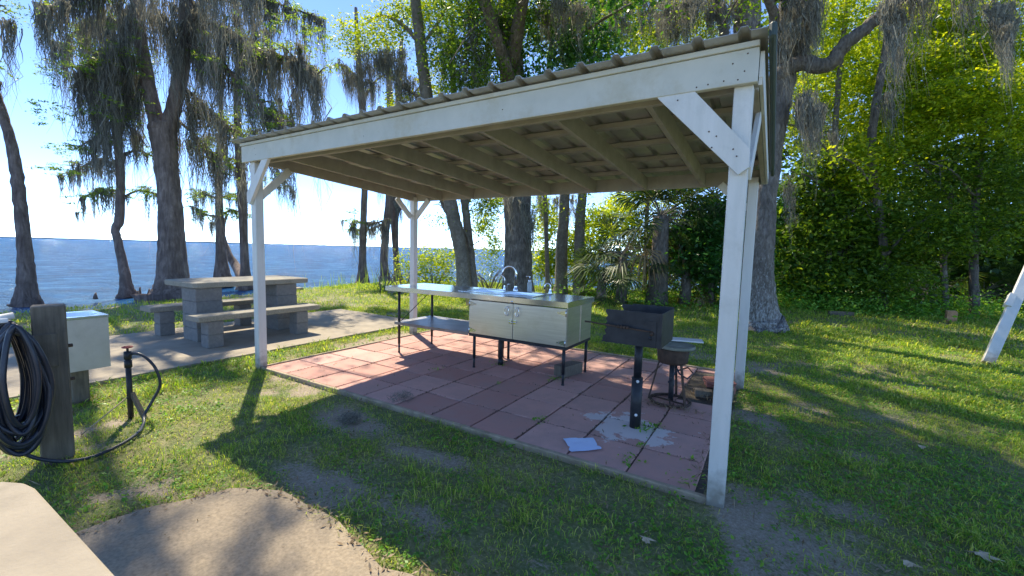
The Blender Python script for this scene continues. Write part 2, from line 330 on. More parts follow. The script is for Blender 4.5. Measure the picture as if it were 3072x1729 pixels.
# ------------------------------------------------------------------ red paver patio
T = .44; mb = MB(); sand = MB()
sand.box((-.03, -.03, -.06), (4.88, 3.22, .004)); so_ = sand.build('patio_bed', simple('joint_sand', (.05, .045, .035), (.12, .10, .075), 30, .95, bump=.5)); tag(so_, 'dark sandy bed showing in the paver joints', kind='structure')
for i in range(11):
    for j in range(8):
        x0 = i*T; y0 = j*T-.005; x1 = x0+T; y1 = min(y0+T, 3.19)
        if y1-y0 < .05: continue
        if i == 10 and j in (4, 5, 6): continue
        t = [random.uniform(-.004, .004) for _ in range(3)]; g = random.uniform(.0045, .009); yaw = random.uniform(-.006, .006)
        Mx = Matrix.Translation(((x0+x1)/2, (y0+y1)/2, .022+t[0])) @ Matrix.Rotation(yaw, 4, 'Z') @ Matrix.Rotation(t[1]*1.5, 4, 'X') @ Matrix.Rotation(t[2]*1.5, 4, 'Y')
        mb.box((-(x1-x0)/2+g, -(y1-y0)/2+g, -.03), ((x1-x0)/2-g, (y1-y0)/2-g, 0), .005, Mx)
N = NT('red_pavers'); g = N.n('ShaderNodeNewGeometry'); c = N.ramp(g.outputs['Random Per Island'], [(0, (.46, .235, .19)), (.5, (.55, .30, .245)), (1, (.64, .38, .32))]); v = N.coord()
c = N.mix(N.ramp(N.noise(3.2, v, 9, .75), [(.42, (0, 0, 0)), (.7, (.75, .75, .75))]), c, (.42, .28, .235))
c = N.mix(N.ramp(N.noise(26, v, 8, .8), [(.62, (0, 0, 0)), (.75, (.8, .8, .8))]), c, (.16, .11, .085))
vs = N.n('ShaderNodeVectorMath', operation='DISTANCE'); mp = N.n('ShaderNodeMapping'); N.l(g.outputs['Position'], mp.inputs[0]); mp.inputs['Scale'].default_value = (1, 1.25, 1); N.l(mp.outputs[0], vs.inputs[0]); vs.inputs[1].default_value = (4.22, .95, 0)
ms_ = N.n('ShaderNodeMath', operation='MULTIPLY_ADD'); N.l(N.noise(4.5, v, 7, .7), ms_.inputs[0]); ms_.inputs[1].default_value = 1.3; N.l(vs.outputs['Value'], ms_.inputs[2])
c = N.mix(N.ramp(ms_.outputs[0], [(.98, (.75, .75, .75)), (1.62, (.0, .0, .0))]), c, (.72, .68, .64))
N.set(Base_Color=c, Roughness=.85); N.bump(N.noise(70, v, 8, .7), .35, .004)
tag(mb.build('patio', N.m), 'weathered red square concrete pavers under the pavilion', kind='structure')
for nm, a, b, lb in (('edging_board', (-.05, -.045, -.05), (4.95, -.008, .026), 'long timber edging board along the near side of the red pavers'), ('edging_board', (-.06, -.005, -.05), (-.028, 3.26, .03), 'timber edging board along the lake side of the red pavers'), ('edging_board', (-.02, 3.222, -.05), (4.9, 3.26, .034), 'timber edging board behind the counter at the back of the red pavers')):
    tag(MB().box(a, b, .004).build(nm, M['edge_wood']), lb, 'edging board', 'timber edging round the red pavers')

# ------------------------------------------------------------------ pavilion
pav = empty('pavilion', (2.45, 1.35, 0), 'white painted open timber pavilion with sloping ribbed metal roof over the sink counter', 'pavilion')
def P_(mb, name, m, lab=None):
    o = mb.build(name, m, pav)
    if lab: o['label'] = lab
    return o
posts = [(-.065, -.01, 2.44), (4.958, -.01, 2.44), (4.915, 2.66, 2.36), (-.195, 2.70, 2.36)]
for (x, y, z) in posts: P_(MB().box((x-.048, y-.048, -.06), (x+.048, y+.048, z), .004), 'post', M['paint'])
def sh(y): return 2.655-.06*(y+.1)             # underside of the metal sheet
XL, XR = -.20, 5.025
P_(MB().box((XL, -.104, 2.435), (XR, -.062, 2.615), .003), 'fascia_board', M['paint_beam'])
P_(MB().box((XL-.01, -.118, 2.617), (XR, -.060, 2.648), .003), 'fascia_strip', M['paint_beam'])
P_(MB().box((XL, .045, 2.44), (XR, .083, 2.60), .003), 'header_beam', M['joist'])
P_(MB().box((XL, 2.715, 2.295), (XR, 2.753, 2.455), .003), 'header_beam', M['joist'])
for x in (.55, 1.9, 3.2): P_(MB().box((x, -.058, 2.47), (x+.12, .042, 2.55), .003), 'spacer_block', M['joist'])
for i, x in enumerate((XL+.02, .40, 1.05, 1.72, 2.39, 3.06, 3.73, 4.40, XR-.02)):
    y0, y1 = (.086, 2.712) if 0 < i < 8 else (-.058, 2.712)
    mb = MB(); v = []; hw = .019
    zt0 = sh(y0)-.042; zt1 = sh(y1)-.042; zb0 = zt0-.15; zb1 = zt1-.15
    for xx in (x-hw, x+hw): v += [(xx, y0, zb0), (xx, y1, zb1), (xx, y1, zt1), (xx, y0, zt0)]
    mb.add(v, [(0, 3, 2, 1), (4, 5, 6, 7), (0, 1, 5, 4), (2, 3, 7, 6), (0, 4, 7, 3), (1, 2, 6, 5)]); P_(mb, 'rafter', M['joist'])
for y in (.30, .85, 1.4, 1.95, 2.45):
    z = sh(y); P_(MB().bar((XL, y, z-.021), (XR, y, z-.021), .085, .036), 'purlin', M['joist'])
# ribbed sheet
mb = MB(); px = []; x = XL-.06; k = 0
while x < 5.03:
    px += [(x, 0), (x+.165, 0), (x+.18, .026), (x+.212, .026)]; x += .228
px = [p for p in px if p[0] < 5.06]+[(5.06, 0)]
rows = [-.205, .5, 1.3, 2.1, 3.0]; v = []; f = []; n = len(px)
for th in (0, .0025):
    for y in rows:
        for (xx, zz) in px: v.append((xx, y, sh(y)+zz+th+.001))
m_ = n*len(rows)
for r in range(len(rows)-1):
    for i in range(n-1):
        a = r*n+i; f.append((a, a+n, a+n+1, a+1)); f.append((m_+a, m_+a+1, m_+a+n+1, m_+a+n))
for i in range(n-1): f.append((i, i+1, m_+i+1, m_+i)); a = (len(rows)-1)*n+i; f.append((a+1, a, m_+a, m_+a+1))
mb.add(v, f); P_(mb, 'roof_sheet', M['tin'])
P_(MB().bar((XR+.058, -.205, sh(-.205)-.012), (XR+.058, 3.0, sh(3.0)-.012), .035, .085, (0, 0, 1), .012), 'rake_trim', M['trim'])
P_(MB().box((XR+.003, -.06, 2.43), (XR+.021, -.055, 2.6)).bar((XR+.013, -.06, sh(-.06)-.115), (XR+.013, 2.75, sh(2.75)-.115), .02, .14), 'rake_board', M['paint'])
for x, z in ((4.97, 2.59), (4.96, 2.50), (4.93, 2.46), (4.86, 2.465), (4.78, 2.46), (4.72, 2.455), (4.9, 2.55), (3.4, 2.52), (1.9, 2.5), (.1, 2.5), (.08, 2.57)): P_(MB().lathe([(0, 0), (.0045, .0005), (0, .0015)], (x, -.104, z), 7, (0, -1, 0)), 'nail_head', M['rust'])
def brace(p, q, w=.036, h=.105, up=(0, 0, 1)): P_(MB().bar(p, q, w, h, up, .003), 'knee_brace', M['paint'])
def brace_cut(x0, z0, x1, z1, y, t=.036, h=.14):     # flat board in the plane y with vertical and level cut ends
    d = np.array([x1-x0, z1-z0]); L = np.linalg.norm(d); ux, uz = d/L; s = 1 if ux > 0 else -1
    poly = [(x0, z0), (x0+s*h/abs(uz), z0), (x1, z1+0.0+.10), (x1, z1), (x1-s*.05, z1-.035)]
    mb = MB(); v = [(a, y, b) for a, b in poly]+[(a, y+t, b) for a, b in poly]; n = len(poly)
    ff = [tuple(range(n)), tuple(range(n, 2*n))[::-1]]+[((i+1) % n, i, n+i, n+(i+1) % n) for i in range(n)]
    if s < 0: ff = [q[::-1] for q in ff]
    mb.add(v, ff); P_(mb, 'knee_brace', M['paint'])
brace_cut(4.50, 2.435, 5.012, 1.985, -.098); brace_cut(.33, 2.435, -.12, 1.985, -.098, h=.09)
brace((4.985+.02, 0.02, 1.97), (4.985+.03, .52, 2.43), .03, .09); brace((-.065, .0, 2.03), (-.075, .40, 2.415), .036, .085)
brace((-.195, 2.62, 2.02), (-.195, 2.30, 2.31), .036, .085); brace((-.15, 2.70, 2.02), (.14, 2.70, 2.31), .036, .085); brace((4.87, 2.68, 2.02), (4.58, 2.68, 2.31), .036, .085)
for (x, z) in ((4.62, 2.40), (4.80, 2.20), (4.84, 2.17), (4.82, 2.11), (4.93, 2.09), (4.95, 2.05)): P_(MB().lathe([(0, 0), (.0045, .001), (.004, .002), (0, .003)], (x, -.1, z), 8, (0, -1, 0)), 'screw_head', M['rust'])

# ------------------------------------------------------------------ picnic table and benches
tab = empty('picnic_table', (-2.5, 1.0, 0.02), 'heavy concrete picnic table on two cinder block pedestals beside the lake', 'picnic table')
def roundslab(x0, x1, y0, y1, z0, z1, r, seed):
    pts = []
    for cx, cy, a0 in ((x1-r, y1-r, 0), (x0+r, y1-r, 90), (x0+r, y0+r, 180), (x1-r, y0+r, 270)):
        for a in range(0, 91, 18): th = R(a0+a); pts.append((cx+r*math.cos(th), cy+r*math.sin(th)))
    b = .008; n = len(pts); cx = (x0+x1)/2; cy = (y0+y1)/2; v = []; f = []
    for z, ins in ((z0, b), (z0+b, 0), (z1-b, 0), (z1, b)):
        for x, y in pts: v.append((cx+(x-cx)*(1-ins/abs(x1-cx)), cy+(y-cy)*(1-ins/abs(y1-cy)), z))
    for k in range(3):
        for i in range(n): f.append((k*n+i, k*n+(i+1) % n, (k+1)*n+(i+1) % n, (k+1)*n+i))
    f.append(tuple(range(n))[::-1]); f.append(tuple(range(3*n, 4*n))); return MB().add(v, f)
roundslab(-3.05, -2.0, .10, 1.93, .825, .905, .09, 1).build('tabletop', M['agg_grey'], tab)
def blocks(x0, x1, y0, y1, z0, n, hh=.2):
    mb = MB()
    for k in range(n):
        e = random.uniform(-.004, .004); mb.box((x0+e, y0+e, z0+k*hh+.003), (x1+e, y1+e, z0+(k+1)*hh-.004), .006); mb.box((x0+.012, y0+.012, z0+(k+1)*hh-.008), (x1-.012, y1-.012, z0+(k+1)*hh+.004))
    return mb
blocks(-2.5, -2.05, .14, .50, .02, 4).build('pedestal', M['block'], tab); blocks(-2.5, -2.05, 1.35, 1.71, .02, 4).build('pedestal', M['block'], tab)
for x0, x1, y0, y1, lb in ((-1.86, -1.46, -.08, 1.76, 'concrete bench on cinder blocks on the pavilion side of the picnic table'), (-3.32, -2.93, -.12, 1.6, 'concrete bench on cinder blocks on the lake side of the picnic table')):
    bn = empty('bench', ((x0+x1)/2, (y0+y1)/2, .02), lb, 'bench', 'concrete benches of the picnic table')
    roundslab(x0, x1, y0, y1, .405, .482, .02, 1).build('seat', M['agg_grey'], bn)
    blocks(x0+.17, x0+.38, y0+.12, y0+.32, .02, 2, .19).build('leg', M['block'], bn); blocks(x0+.17, x0+.38, y1-.42, y1-.22, .02, 2, .19).build('leg', M['block'], bn)

tb2 = empty('picnic_table', (4.2, -3.1, 0), 'pale rounded concrete tabletop close to the camera at the lower left', 'picnic table')
roundslab(3.10, 4.55, -3.75, -2.50, .68, .75, .2, 2).build('tabletop', M['concrete'], tb2)
blocks(3.5, 3.9, -3.3, -2.95, .012, 3, .222).build('pedestal', M['block'], tb2); blocks(4.1, 4.45, -3.3, -2.95, .012, 3, .222).build('pedestal', M['block'], tb2)
# ------------------------------------------------------------------ sink counter
ct = empty('sink_counter', (1.9, 1.95, 0), 'long stainless steel outdoor sink counter with two cupboard doors and black legs', 'counter')
X0, X1, Y0, Y1, ZT = .50, 3.30, 1.43, 2.22, .955
sx = [(1.72, 2.16), (2.22, 2.72)]; sy = (1.66, 2.06)
mb = MB()
mb.box((X0, Y0, ZT-.004), (X1, sy[0], ZT)); mb.box((X0, sy[1], ZT-.004), (X1, Y1, ZT)); mb.box((X0, sy[0], ZT-.004), (sx[0][0], sy[1], ZT)); mb.box((sx[0][1], sy[0], ZT-.004), (sx[1][0], sy[1], ZT)); mb.box((sx[1][1], sy[0], ZT-.004), (X1, sy[1], ZT))
mb.box((X0, Y0-.003, ZT-.062), (X1, Y0-.0005, ZT)); mb.box((X0, Y1, ZT-.062), (X1, Y1+.003, ZT)); mb.box((X0-.003, Y0, ZT-.062), (X0-.0005, Y1, ZT)); mb.box((X1+.0005, Y0-.003, ZT-.062), (X1+.003, Y1+.003, ZT))
mb.build('countertop', M['steel_top'], ct)
rm = MB()
for a, b in (((1.66, 1.60, ZT+.001), (2.78, 1.655, ZT+.007)), ((1.66, 2.065, ZT+.001), (2.78, 2.14, ZT+.007)), ((1.66, 1.655, ZT+.001), (1.715, 2.065, ZT+.007)), ((2.165, 1.655, ZT+.001), (2.215, 2.065, ZT+.007)), ((2.725, 1.655, ZT+.001), (2.78, 2.065, ZT+.007))): rm.box(a, b, .002)
rm.build('sink_rim', M['steel_top'], ct)
for a, b in sx:
    s_ = MB(); z0 = ZT-.19; t = .02
    vv = [(a, sy[0], ZT), (b, sy[0], ZT), (b, sy[1], ZT), (a, sy[1], ZT), (a+t, sy[0]+t, z0), (b-t, sy[0]+t, z0), (b-t, sy[1]-t, z0), (a+t, sy[1]-t, z0)]
    s_.add(vv, [(0, 4, 5, 1), (1, 5, 6, 2), (2, 6, 7, 3), (3, 7, 4, 0), (4, 7, 6, 5)]); o = s_.build('sink_basin', M['steel_top'], ct)
    dr = MB().lathe([(.045, 0), (.04, .004), (.02, .001), (0, .001)], ((a+b)/2, sum(sy)/2, z0+.002), 16).build('drain', M['chrome'], o)
def arc(c, r, a0, a1, n, ux, uz=(0, 0, 1)):
    c = np.array(c, float); ux = np.array(ux, float); uz = np.array(uz, float)
    return [c+ux*r*math.cos(t)+uz*r*math.sin(t) for t in np.radians(np.linspace(a0, a1, n))]
def faucet(x, y, h, r, tr, dirn, name='faucet'):
    m = MB(); m.lathe([(tr*2.0, 0), (tr*2.0, .012), (tr*1.3, .03), (tr*1.25, .06)], (x, y, ZT+.006), 16)
    d = np.array([*dirn[:2], 0.]); d /= np.linalg.norm(d); pts = [np.array([x, y, ZT+.03]), np.array([x, y, ZT+h-r])]+arc((x+d[0]*r, y+d[1]*r, ZT+h-r), r, 180, 12, 10, d)[1:]
    pts.append(pts[-1]+np.array([d[0]*.01, d[1]*.01, -.05])); m.tube(pts, tr, 12); return m.build(name, M['chrome'], ct)
fa = faucet(2.20, 2.17, .33, .09, .017, (-.95, -.3)); faucet(2.02, 2.17, .20, .06, .009, (-.9, -.4), 'filter_tap'); faucet(2.72, 2.17, .13, .035, .011, (-.9, -.5), 'side_spray')
MB().tube([(2.08, 2.15, ZT+.01), (2.08, 2.15, ZT+.06), (2.10, 2.13, ZT+.085), (2.14, 2.11, ZT+.09)], .009, 10).build('faucet_handle', M['chrome'], ct)
MB().box((1.03, 2.0, ZT+.001), (1.05, 2.02, ZT+.002)).build('rivet', M['chrome'], ct)
# cupboard
cx0, cx1, cy0, cy1, cz0 = 1.96, 3.285, 1.455, 2.18, .455
mb = MB(); mb.box((cx0, cy0+.012, cz0), (cx0+.01, cy1, ZT-.066)); mb.box((cx1-.01, cy0+.012, cz0), (cx1, cy1, ZT-.066)); mb.box((cx0+.01, cy1-.01, cz0), (cx1-.01, cy1, ZT-.2)); mb.box((cx0+.01, cy0+.012, cz0), (cx1-.01, cy1-.01, cz0+.008)); mb.box((cx1+.0005, 1.84, cz0), (cx1+.006, 1.855, ZT-.068))
mb.build('cupboard', M['steel'], ct)
xm = 2.60
for k, (a, b) in enumerate(((cx0+.004, xm-.003), (xm+.003, cx1-.004))):
    dd = MB().box((a, cy0-.008, cz0+.004), (b, cy0+.009, ZT-.075), .003).build('door', M['steel'], ct)
    hx = xm-.07 if k == 0 else xm+.07; pts = [(hx, cy0-.010, .84), (hx, cy0-.030, .84)]+[(hx+.026*math.sin(t), cy0-.035, .79+.05*math.cos(t)) for t in np.linspace(0, math.pi, 9)]
    pts2 = [(hx-.026*math.sin(t), cy0-.035, .79+.05*math.cos(t)) for t in np.linspace(0, math.pi, 9)]
    MB().tube(pts, .0045, 8).tube(pts2, .0045, 8).tube([(hx, cy0-.035, .74), (hx, cy0-.009, .735)], .0045, 8).build('handle', M['chrome'], dd)
    for hz in (.83, .50):
        e = a+.012 if k == 0 else b-.012; s = 1 if k == 0 else -1
        hb = MB(); hb.add([(e, cy0-.011, hz-.03), (e, cy0-.011, hz+.03), (e+s*.10, cy0-.011, hz+.006), (e+s*.10, cy0-.011, hz-.006)], [(0, 1, 2, 3)]); hb.tube([(e-s*.006, cy0-.012, hz-.035), (e-s*.006, cy0-.012, hz+.035)], .006, 8)
        hb.lathe([(.006, 0), (.004, .004), (0, .004)], (e+s*.07, cy0-.012, hz), 8, (0, -1, 0)); hb.build('hinge', M['steel_top'], dd)
MB().tube([(xm-.05, cy0-.018, .665), (xm+.06, cy0-.018, .665)], .006, 8).box((xm-.045, cy0-.022, .645), (xm-.008, cy0-.0085, .685)).box((xm+.012, cy0-.022, .645), (xm+.05, cy0-.0085, .685)).tube([(xm+.0, cy0-.02, .665), (xm+.0, cy0-.045, .66)], .005, 8).build('bolt_latch', M['chrome'], ct)
MB().lathe([(.012, 0), (.012, .006), (0, .007)], (xm-.005, Y0-.003, .905), 12, (0, -1, 0)).build('rivet', M['chrome'], ct)
fr = MB(); fr.box((cx0, cy0, cz0-.034), (cx1, cy0+.035, cz0-.002)).box((cx0, cy1-.035, cz0-.034), (cx1, cy1, cz0-.002)).box((cx0, cy0+.036, cz0-.034), (cx0+.035, cy1-.036, cz0-.002)).box((cx1-.035, cy0+.036, cz0-.034), (cx1, cy1-.036, cz0-.002)); fr.build('frame', M['black_iron'], ct)
for (x, y, zt) in ((.72, 1.48, ZT-.064), (.72, 2.16, ZT-.064), (2.03, 1.48, cz0-.035), (2.03, 2.15, cz0-.035), (3.25, 1.48, cz0-.035), (3.25, 2.14, cz0-.035)):
    MB().tube([(x, y, .15), (x, y, zt)], .0185, 12).tube([(x, y, .024), (x, y, .155)], .014, 12).lathe([(0.018, 0), (.018, .01), (.012, .02)], (x, y, .020), 12).build('leg', M['black_iron'], ct)
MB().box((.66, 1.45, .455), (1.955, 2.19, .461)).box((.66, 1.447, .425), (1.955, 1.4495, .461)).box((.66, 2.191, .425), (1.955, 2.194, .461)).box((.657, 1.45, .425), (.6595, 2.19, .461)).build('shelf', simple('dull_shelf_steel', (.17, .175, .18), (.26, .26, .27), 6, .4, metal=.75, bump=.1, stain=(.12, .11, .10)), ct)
MB().tube([(.735, 1.50, .47), (.735, 2.14, .87)], .005, 6).build('tie_rod', M['black_iron'], ct)
MB().tube([(2.22, 1.80, .02), (2.22, 1.80, .45)], .026, 12).tube([(2.22, 1.80, .02), (2.22, 1.80, .10)], .034, 12).build('drain_pipe', M['black_iron'], ct)
MB().tube([(2.14, 2.12, .02), (2.14, 2.12, .27)], .018, 10).tube([(2.16, 2.12, .27), (2.12, 2.12, .29), (2.02, 2.10, .29), (2.0, 2.10, .25), (2.0, 2.10, .02)], .015, 10).build('water_pipe', M['black_iron'], ct)
sd = empty('soap_dispenser', (2.42, 2.16, ZT), 'clear and chrome pump soap bottle standing behind the sink', 'soap dispenser')
MB().lathe([(0, 0), (.03, .0), (.032, .01), (.032, .11), (.02, .125), (.02, .14)], (2.42, 2.16, ZT+.007), 16).build('bottle', simple('clear_bottle', (.45, .5, .5), (.5, .55, .55), 4, .15, bump=0), sd)
MB().lathe([(.022, .14), (.022, .155), (.006, .16), (.006, .20)], (2.42, 2.16, ZT+.007), 14).tube([(2.42, 2.16, ZT+.205), (2.38, 2.15, ZT+.21), (2.37, 2.148, ZT+.195)], .006, 8).build('pump', M['chrome'], sd)

# ------------------------------------------------------------------ pedestal grill
gr = empty('pedestal_grill', (4.24, .80, .02), 'black steel park grill box on a thick bolted post near the front of the pavers', 'grill')
MB().tube([(4.24, .80, .0), (4.24, .80, .45)], .046, 20).tube([(4.24, .80, .445), (4.24, .80, .452)], .048, 20).build('post_sleeve', M['black_iron'], gr)
MB().tube([(4.24, .80, .45), (4.24, .80, .775)], .033, 18).box((4.17, .73, .758), (4.31, .87, .774)).build('post', M['black_iron'], gr)
for z in (.14, .43):
    MB().lathe([(.013, 0), (.013, .006), (.006, .010), (0, .010)], (4.255, .757, z), 8, (.2, -1, 0)).build('bolt', M['plastic'], gr)
bx0, bx1, by0, by1, bz0, bz1 = 4.02, 4.47, .55, .99, .775, 1.045
g_ = MB(); t = .006
g_.box((bx0+.10, by0, bz0), (bx1, by0+t, bz1)); g_.box((bx0+.10, by1-t, bz0), (bx1, by1, bz1+.01)); g_.box((bx1-t, by0+t, bz0), (bx1, by1-t, bz1)); g_.box((bx0+.02, by0+t, bz0), (bx1-t, by1-t, bz0+t))
def notch(y):
    pr = [(bx0+.10, bz0), (bx0-.02, bz0+.0), (bx0-.012, bz0+.05), (bx0+.012, bz0+.065), (bx0-.005, bz0+.10), (bx0+.015, bz0+.115), (bx0, bz0+.15), (bx0+.02, bz0+.165), (bx0+.005, bz0+.20), (bx0+.022, bz0+.215), (bx0+.0, bz0+.25), (bx0+.008, bz1), (bx0+.10, bz1)]
    n = len(pr); g_.add([(a, y, b) for a, b in pr]+[(a, y+t, b) for a, b in pr], [tuple(range(n))[::-1], tuple(range(n, 2*n))]+[(i, (i+1) % n, n+(i+1) % n, n+i) for i in range(n)])
notch(by0); notch(by1-t); g_.build('firebox', M['black_iron'], gr)
gt = MB()
for i in range(14): y = by0+.03+i*.029; gt.tube([(bx0+.05, y, .96), (bx1-.02, y, .96)], .005, 6)
gt.build('grate', M['rust'], gr)
MB().tube([(4.40, by0-.003, .90), (4.36, by0-.03, .905), (3.92, by0-.04, .93), (3.86, by0-.035, .93)], .0065, 8).tube([(4.40, by0-.03, .88), (4.40, by0+.01, .90)], .012, 8).build('grate_handle', M['rust'], gr)
hc = MB()
for i in range(4): hc.tube([(4.13+i*.026, by0-.036, .918), (4.148+i*.026, by0-.036, .917)], .0125, 10)
hc.build('handle_coil', M['rust'], gr)
MB().box((4.34, by0-.006, .78), (4.43, by0-.0005, .98)).lathe([(.012, 0), (.012, .012), (0, .012)], (4.385, by0-.006, .85), 8, (0, -1, 0)).build('grate_bracket', M['black_iron'], gr)

# ------------------------------------------------------------------ burner stand
bu = empty('burner_stand', (4.36, 1.68, .02), 'rusty round outdoor burner on three splayed legs with a ring base behind the grill', 'burner')
cx, cy = 4.36, 1.66
def ring(c, r, tr, n=28, tilt=0): return [(c[0]+r*math.cos(t), c[1]+r*math.sin(t), c[2]+tilt*math.cos(t)) for t in np.linspace(0, 2*math.pi, n)]
MB().tube(ring((cx-.0, cy-.02, .035), .19, .014), .014, 8, False).tube([(cx-.17, cy, .04), (cx+.14, cy-.08, .04)], .008, 6).tube([(cx-.05, cy+.16, .04), (cx+.04, cy-.2, .04)], .008, 6).build('ring_base', M['rust'], bu)
for a in (200, 320, 85):
    t = R(a); MB().bar((cx+.12*math.cos(t), cy+.12*math.sin(t), .46), (cx+.215*math.cos(t), cy+.215*math.sin(t), .022), .022, .012).build('leg', M['rust'], bu)
MB().lathe([(0, .42), (.13, .42), (.145, .44), (.155, .56), (.15, .565), (0, .565)], (cx, cy, 0), 24).build('burner_bowl', M['rust'], bu)
MB().lathe([(0, 0), (.175, .0), (.178, .012), (.175, .03), (.165, .034), (.16, .022), (0, .022)], (cx+.03, cy-.01, .575), 28).build('round_tray', simple('dirty_tray', (.16, .17, .13), (.28, .29, .23), 8, .6, bump=.3, stain=(.07, .07, .05)), bu)
MB().tube([(cx, cy, .44), (cx, cy+.01, .12), (cx, cy+.02, .02)], .026, 10).build('centre_pipe', M['black_iron'], bu)
MB().tube([(cx+.02, cy-.02, .42), (cx+.09, cy-.1, .34), (cx+.16, cy-.09, .30), (cx+.2, cy, .34), (cx+.14, cy+.05, .38), (cx+.04, cy+.03, .33), (cx-.02, cy-.05, .22)], .008, 8).build('gas_hose', M['rubber'], bu)
tag(MB().box((4.30, 1.80, .612), (4.62, 1.95, .628), .003, Matrix.Translation((4.4, 1.8, 0)) @ Matrix.Rotation(.25, 4, 'Z') @ Matrix.Translation((-4.4, -1.8, 0))).build('board', M['plastic']), 'flat white board lying across the top of the rusty burner', 'board')

# ------------------------------------------------------------------ loose things on the pavers
tag(MB().box((3.04, 1.74, .024), (3.20, 2.10, .155), .005, Matrix.Translation((3.1, 1.9, 0)) @ Matrix.Rotation(-.25, 4, 'Z') @ Matrix.Translation((-3.1, -1.9, 0))).build('wood_block', M['wood']), 'brown wooden block on the pavers under the right end of the counter', 'block')
cl = MB(); nn = 14; pts = [np.array(p) for p in ((3.84, .20), (4.03, .36), (4.15, .19), (3.99, .04))]
vv = []; 
for i in range(nn+1):
    for j in range(nn+1):
        u, w_ = i/nn, j/nn; p = pts[0]*(1-u)*(1-w_)+pts[1]*u*(1-w_)+pts[2]*u*w_+pts[3]*(1-u)*w_
        p = p+(np.array([.02, .03])*math.sin(w_*9)*(u-.5))*(w_ > .6); vv.append((p[0], p[1], .030+.007*fbm([u*4], [w_*4], 3)[0]+(.004 if u+w_ < .5 else 0)))
cl.add(vv, [(i*(nn+1)+j, (i+1)*(nn+1)+j, (i+1)*(nn+1)+j+1, i*(nn+1)+j+1) for i in range(nn) for j in range(nn)], True); tag(cl.build('paper_sheet', M['cloth']), 'crumpled light blue paper towel lying on the red pavers', 'paper towel')
def rock(name, c, s, m, lab, cat, seed, rz=0, amp=.25):
    rg = np.random.default_rng(seed); n = 6; v = []; f = []
    mb = MB(); M_ = Matrix.Translation(c) @ Matrix.Rotation(rz, 4, 'Z')
    g = 5
    for ax in range(3):
        for sd in (-1, 1):
            o = len(v)
            for i in range(g+1):
                for j in range(g+1):
                    p = [0, 0, 0]; p[ax] = sd; p[(ax+1) % 3] = 2*i/g-1; p[(ax+2) % 3] = 2*j/g-1
                    k = 1+amp*(fbm([p[0]*1.7+seed+p[2]], [p[1]*1.7+p[2]*2.1], seed, 3)[0]-.5); q = np.array(p)*k
                    v.append(tuple(M_ @ Vector((q[0]*s[0], q[1]*s[1], q[2]*s[2]))))
            for i in range(g):
                for j in range(g):
                    q = (o+i*(g+1)+j, o+(i+1)*(g+1)+j, o+(i+1)*(g+1)+j+1, o+i*(g+1)+j+1); f.append(q if sd > 0 else q[::-1])
    mb.add(v, f); return tag(mb.build(name, m), lab, cat)
redm = simple('red_concrete', (.26, .10, .075), (.36, .15, .11), 12, .9, bump=.6)
rock('broken_paver', (4.72, 2.52, .06), (.15, .11, .032), redm, 'large broken red paver lifted at the back corner of the patio', 'paver', 3, .3)
rock('broken_paver', (4.84, 2.30, .05), (.05, .045, .035), redm, 'small red paver chunk next to the larger broken paver', 'paver', 5, .9)
rock('wood_chunk', (4.62, 2.02, .055), (.08, .05, .035), M['wood'], 'small dark lump of wood behind the burner ring', 'block', 9, .2, .12)
tag(MB().box((4.72, 1.92, .022), (4.90, 2.16, .14), .004).box((4.73, 1.915, .06), (4.89, 1.919, .125)).build('wood_crate', M['wood']), 'dark wooden block half hidden behind the front right post', 'wood block')

# ------------------------------------------------------------------ water point at the left
wp = empty('timber_post', (1.12, -2.02, 0), 'thick weathered timber post with a bracket block at the left', 'post')
Mz = Matrix.Translation((1.09, -2.0, 0)) @ Matrix.Rotation(R(-12), 4, 'Z')
MB().box((-.07, -.08, -.06), (.07, .08, 1.06), .008, Mz).build('post', M['wood'], wp)
MB().box((.0705, -.078, .66), (.088, .035, .88), .004, Mz).build('bracket_block', M['wood'], wp)
for z in (.78, .55): MB().lathe([(.012, 0), (.012, .02), (0, .022)], Mz @ Vector((.02, .0805, z)), 8, (0, 1, 0)).build('bolt', M['rust'], wp)
# hose coil hung on the post
hs = empty('garden_hose', (1.2, -2.2, .6), 'dark blue black garden hose coiled in long loops on the timber post', 'hose')
mb = MB(); hcx, hcy = 1.215, -2.20
for k in range(26):
    dx = .03*math.sin(k*1.9)+.002*k; wv = .105+.035*math.sin(k*2.3); hb_ = .345+.045*math.cos(k*1.7); tp = .98-.02*(k % 3); pts = []; lay = -.13+.0105*k
    for t in np.linspace(0, 2*math.pi, 40):
        ww = wv*(1-.32*max(0, math.cos(t))); x = hcx+lay+dx+.025*math.sin(2*t+k); yy = hcy+ww*math.sin(t)
        z = (tp-hb_)+hb_*math.cos(t) if math.cos(t) > -2 else 0; pts.append((x, yy, z-.0))
    mb.tube(pts, .0145, 8, False)
mb.build('coil', M['rubber'], hs)
tail = [(1.28, -2.25, .35), (1.25, -2.18, .16), (1.27, -2.05, .06), (1.27, -1.90, .018), (1.20, -1.72, .016), (1.05, -1.56, .016), (.86, -1.46, .016), (.76, -1.42, .05), (.74, -1.36, .14), (.775, -1.31, .28), (.77, -1.33, .42), (.73, -1.37, .51), (.68, -1.41, .555), (.635, -1.44, .56)]
def smooth_path(P, n=6):
    P = [np.array(p, float) for p in P]; P = [2*P[0]-P[1]]+P+[2*P[-1]-P[-2]]; out = []
    for i in range(1, len(P)-2):
        for t in np.linspace(0, 1, n, endpoint=False):
            a, b, c, d = P[i-1:i+3]; out.append(.5*((2*b)+(-a+c)*t+(2*a-5*b+4*c-d)*t*t+(-a+3*b-3*c+d)*t**3))
    out.append(P[-2]); return out
MB().tube(smooth_path(tail, 8), .0115, 10).build('tail', M['rubber'], hs)
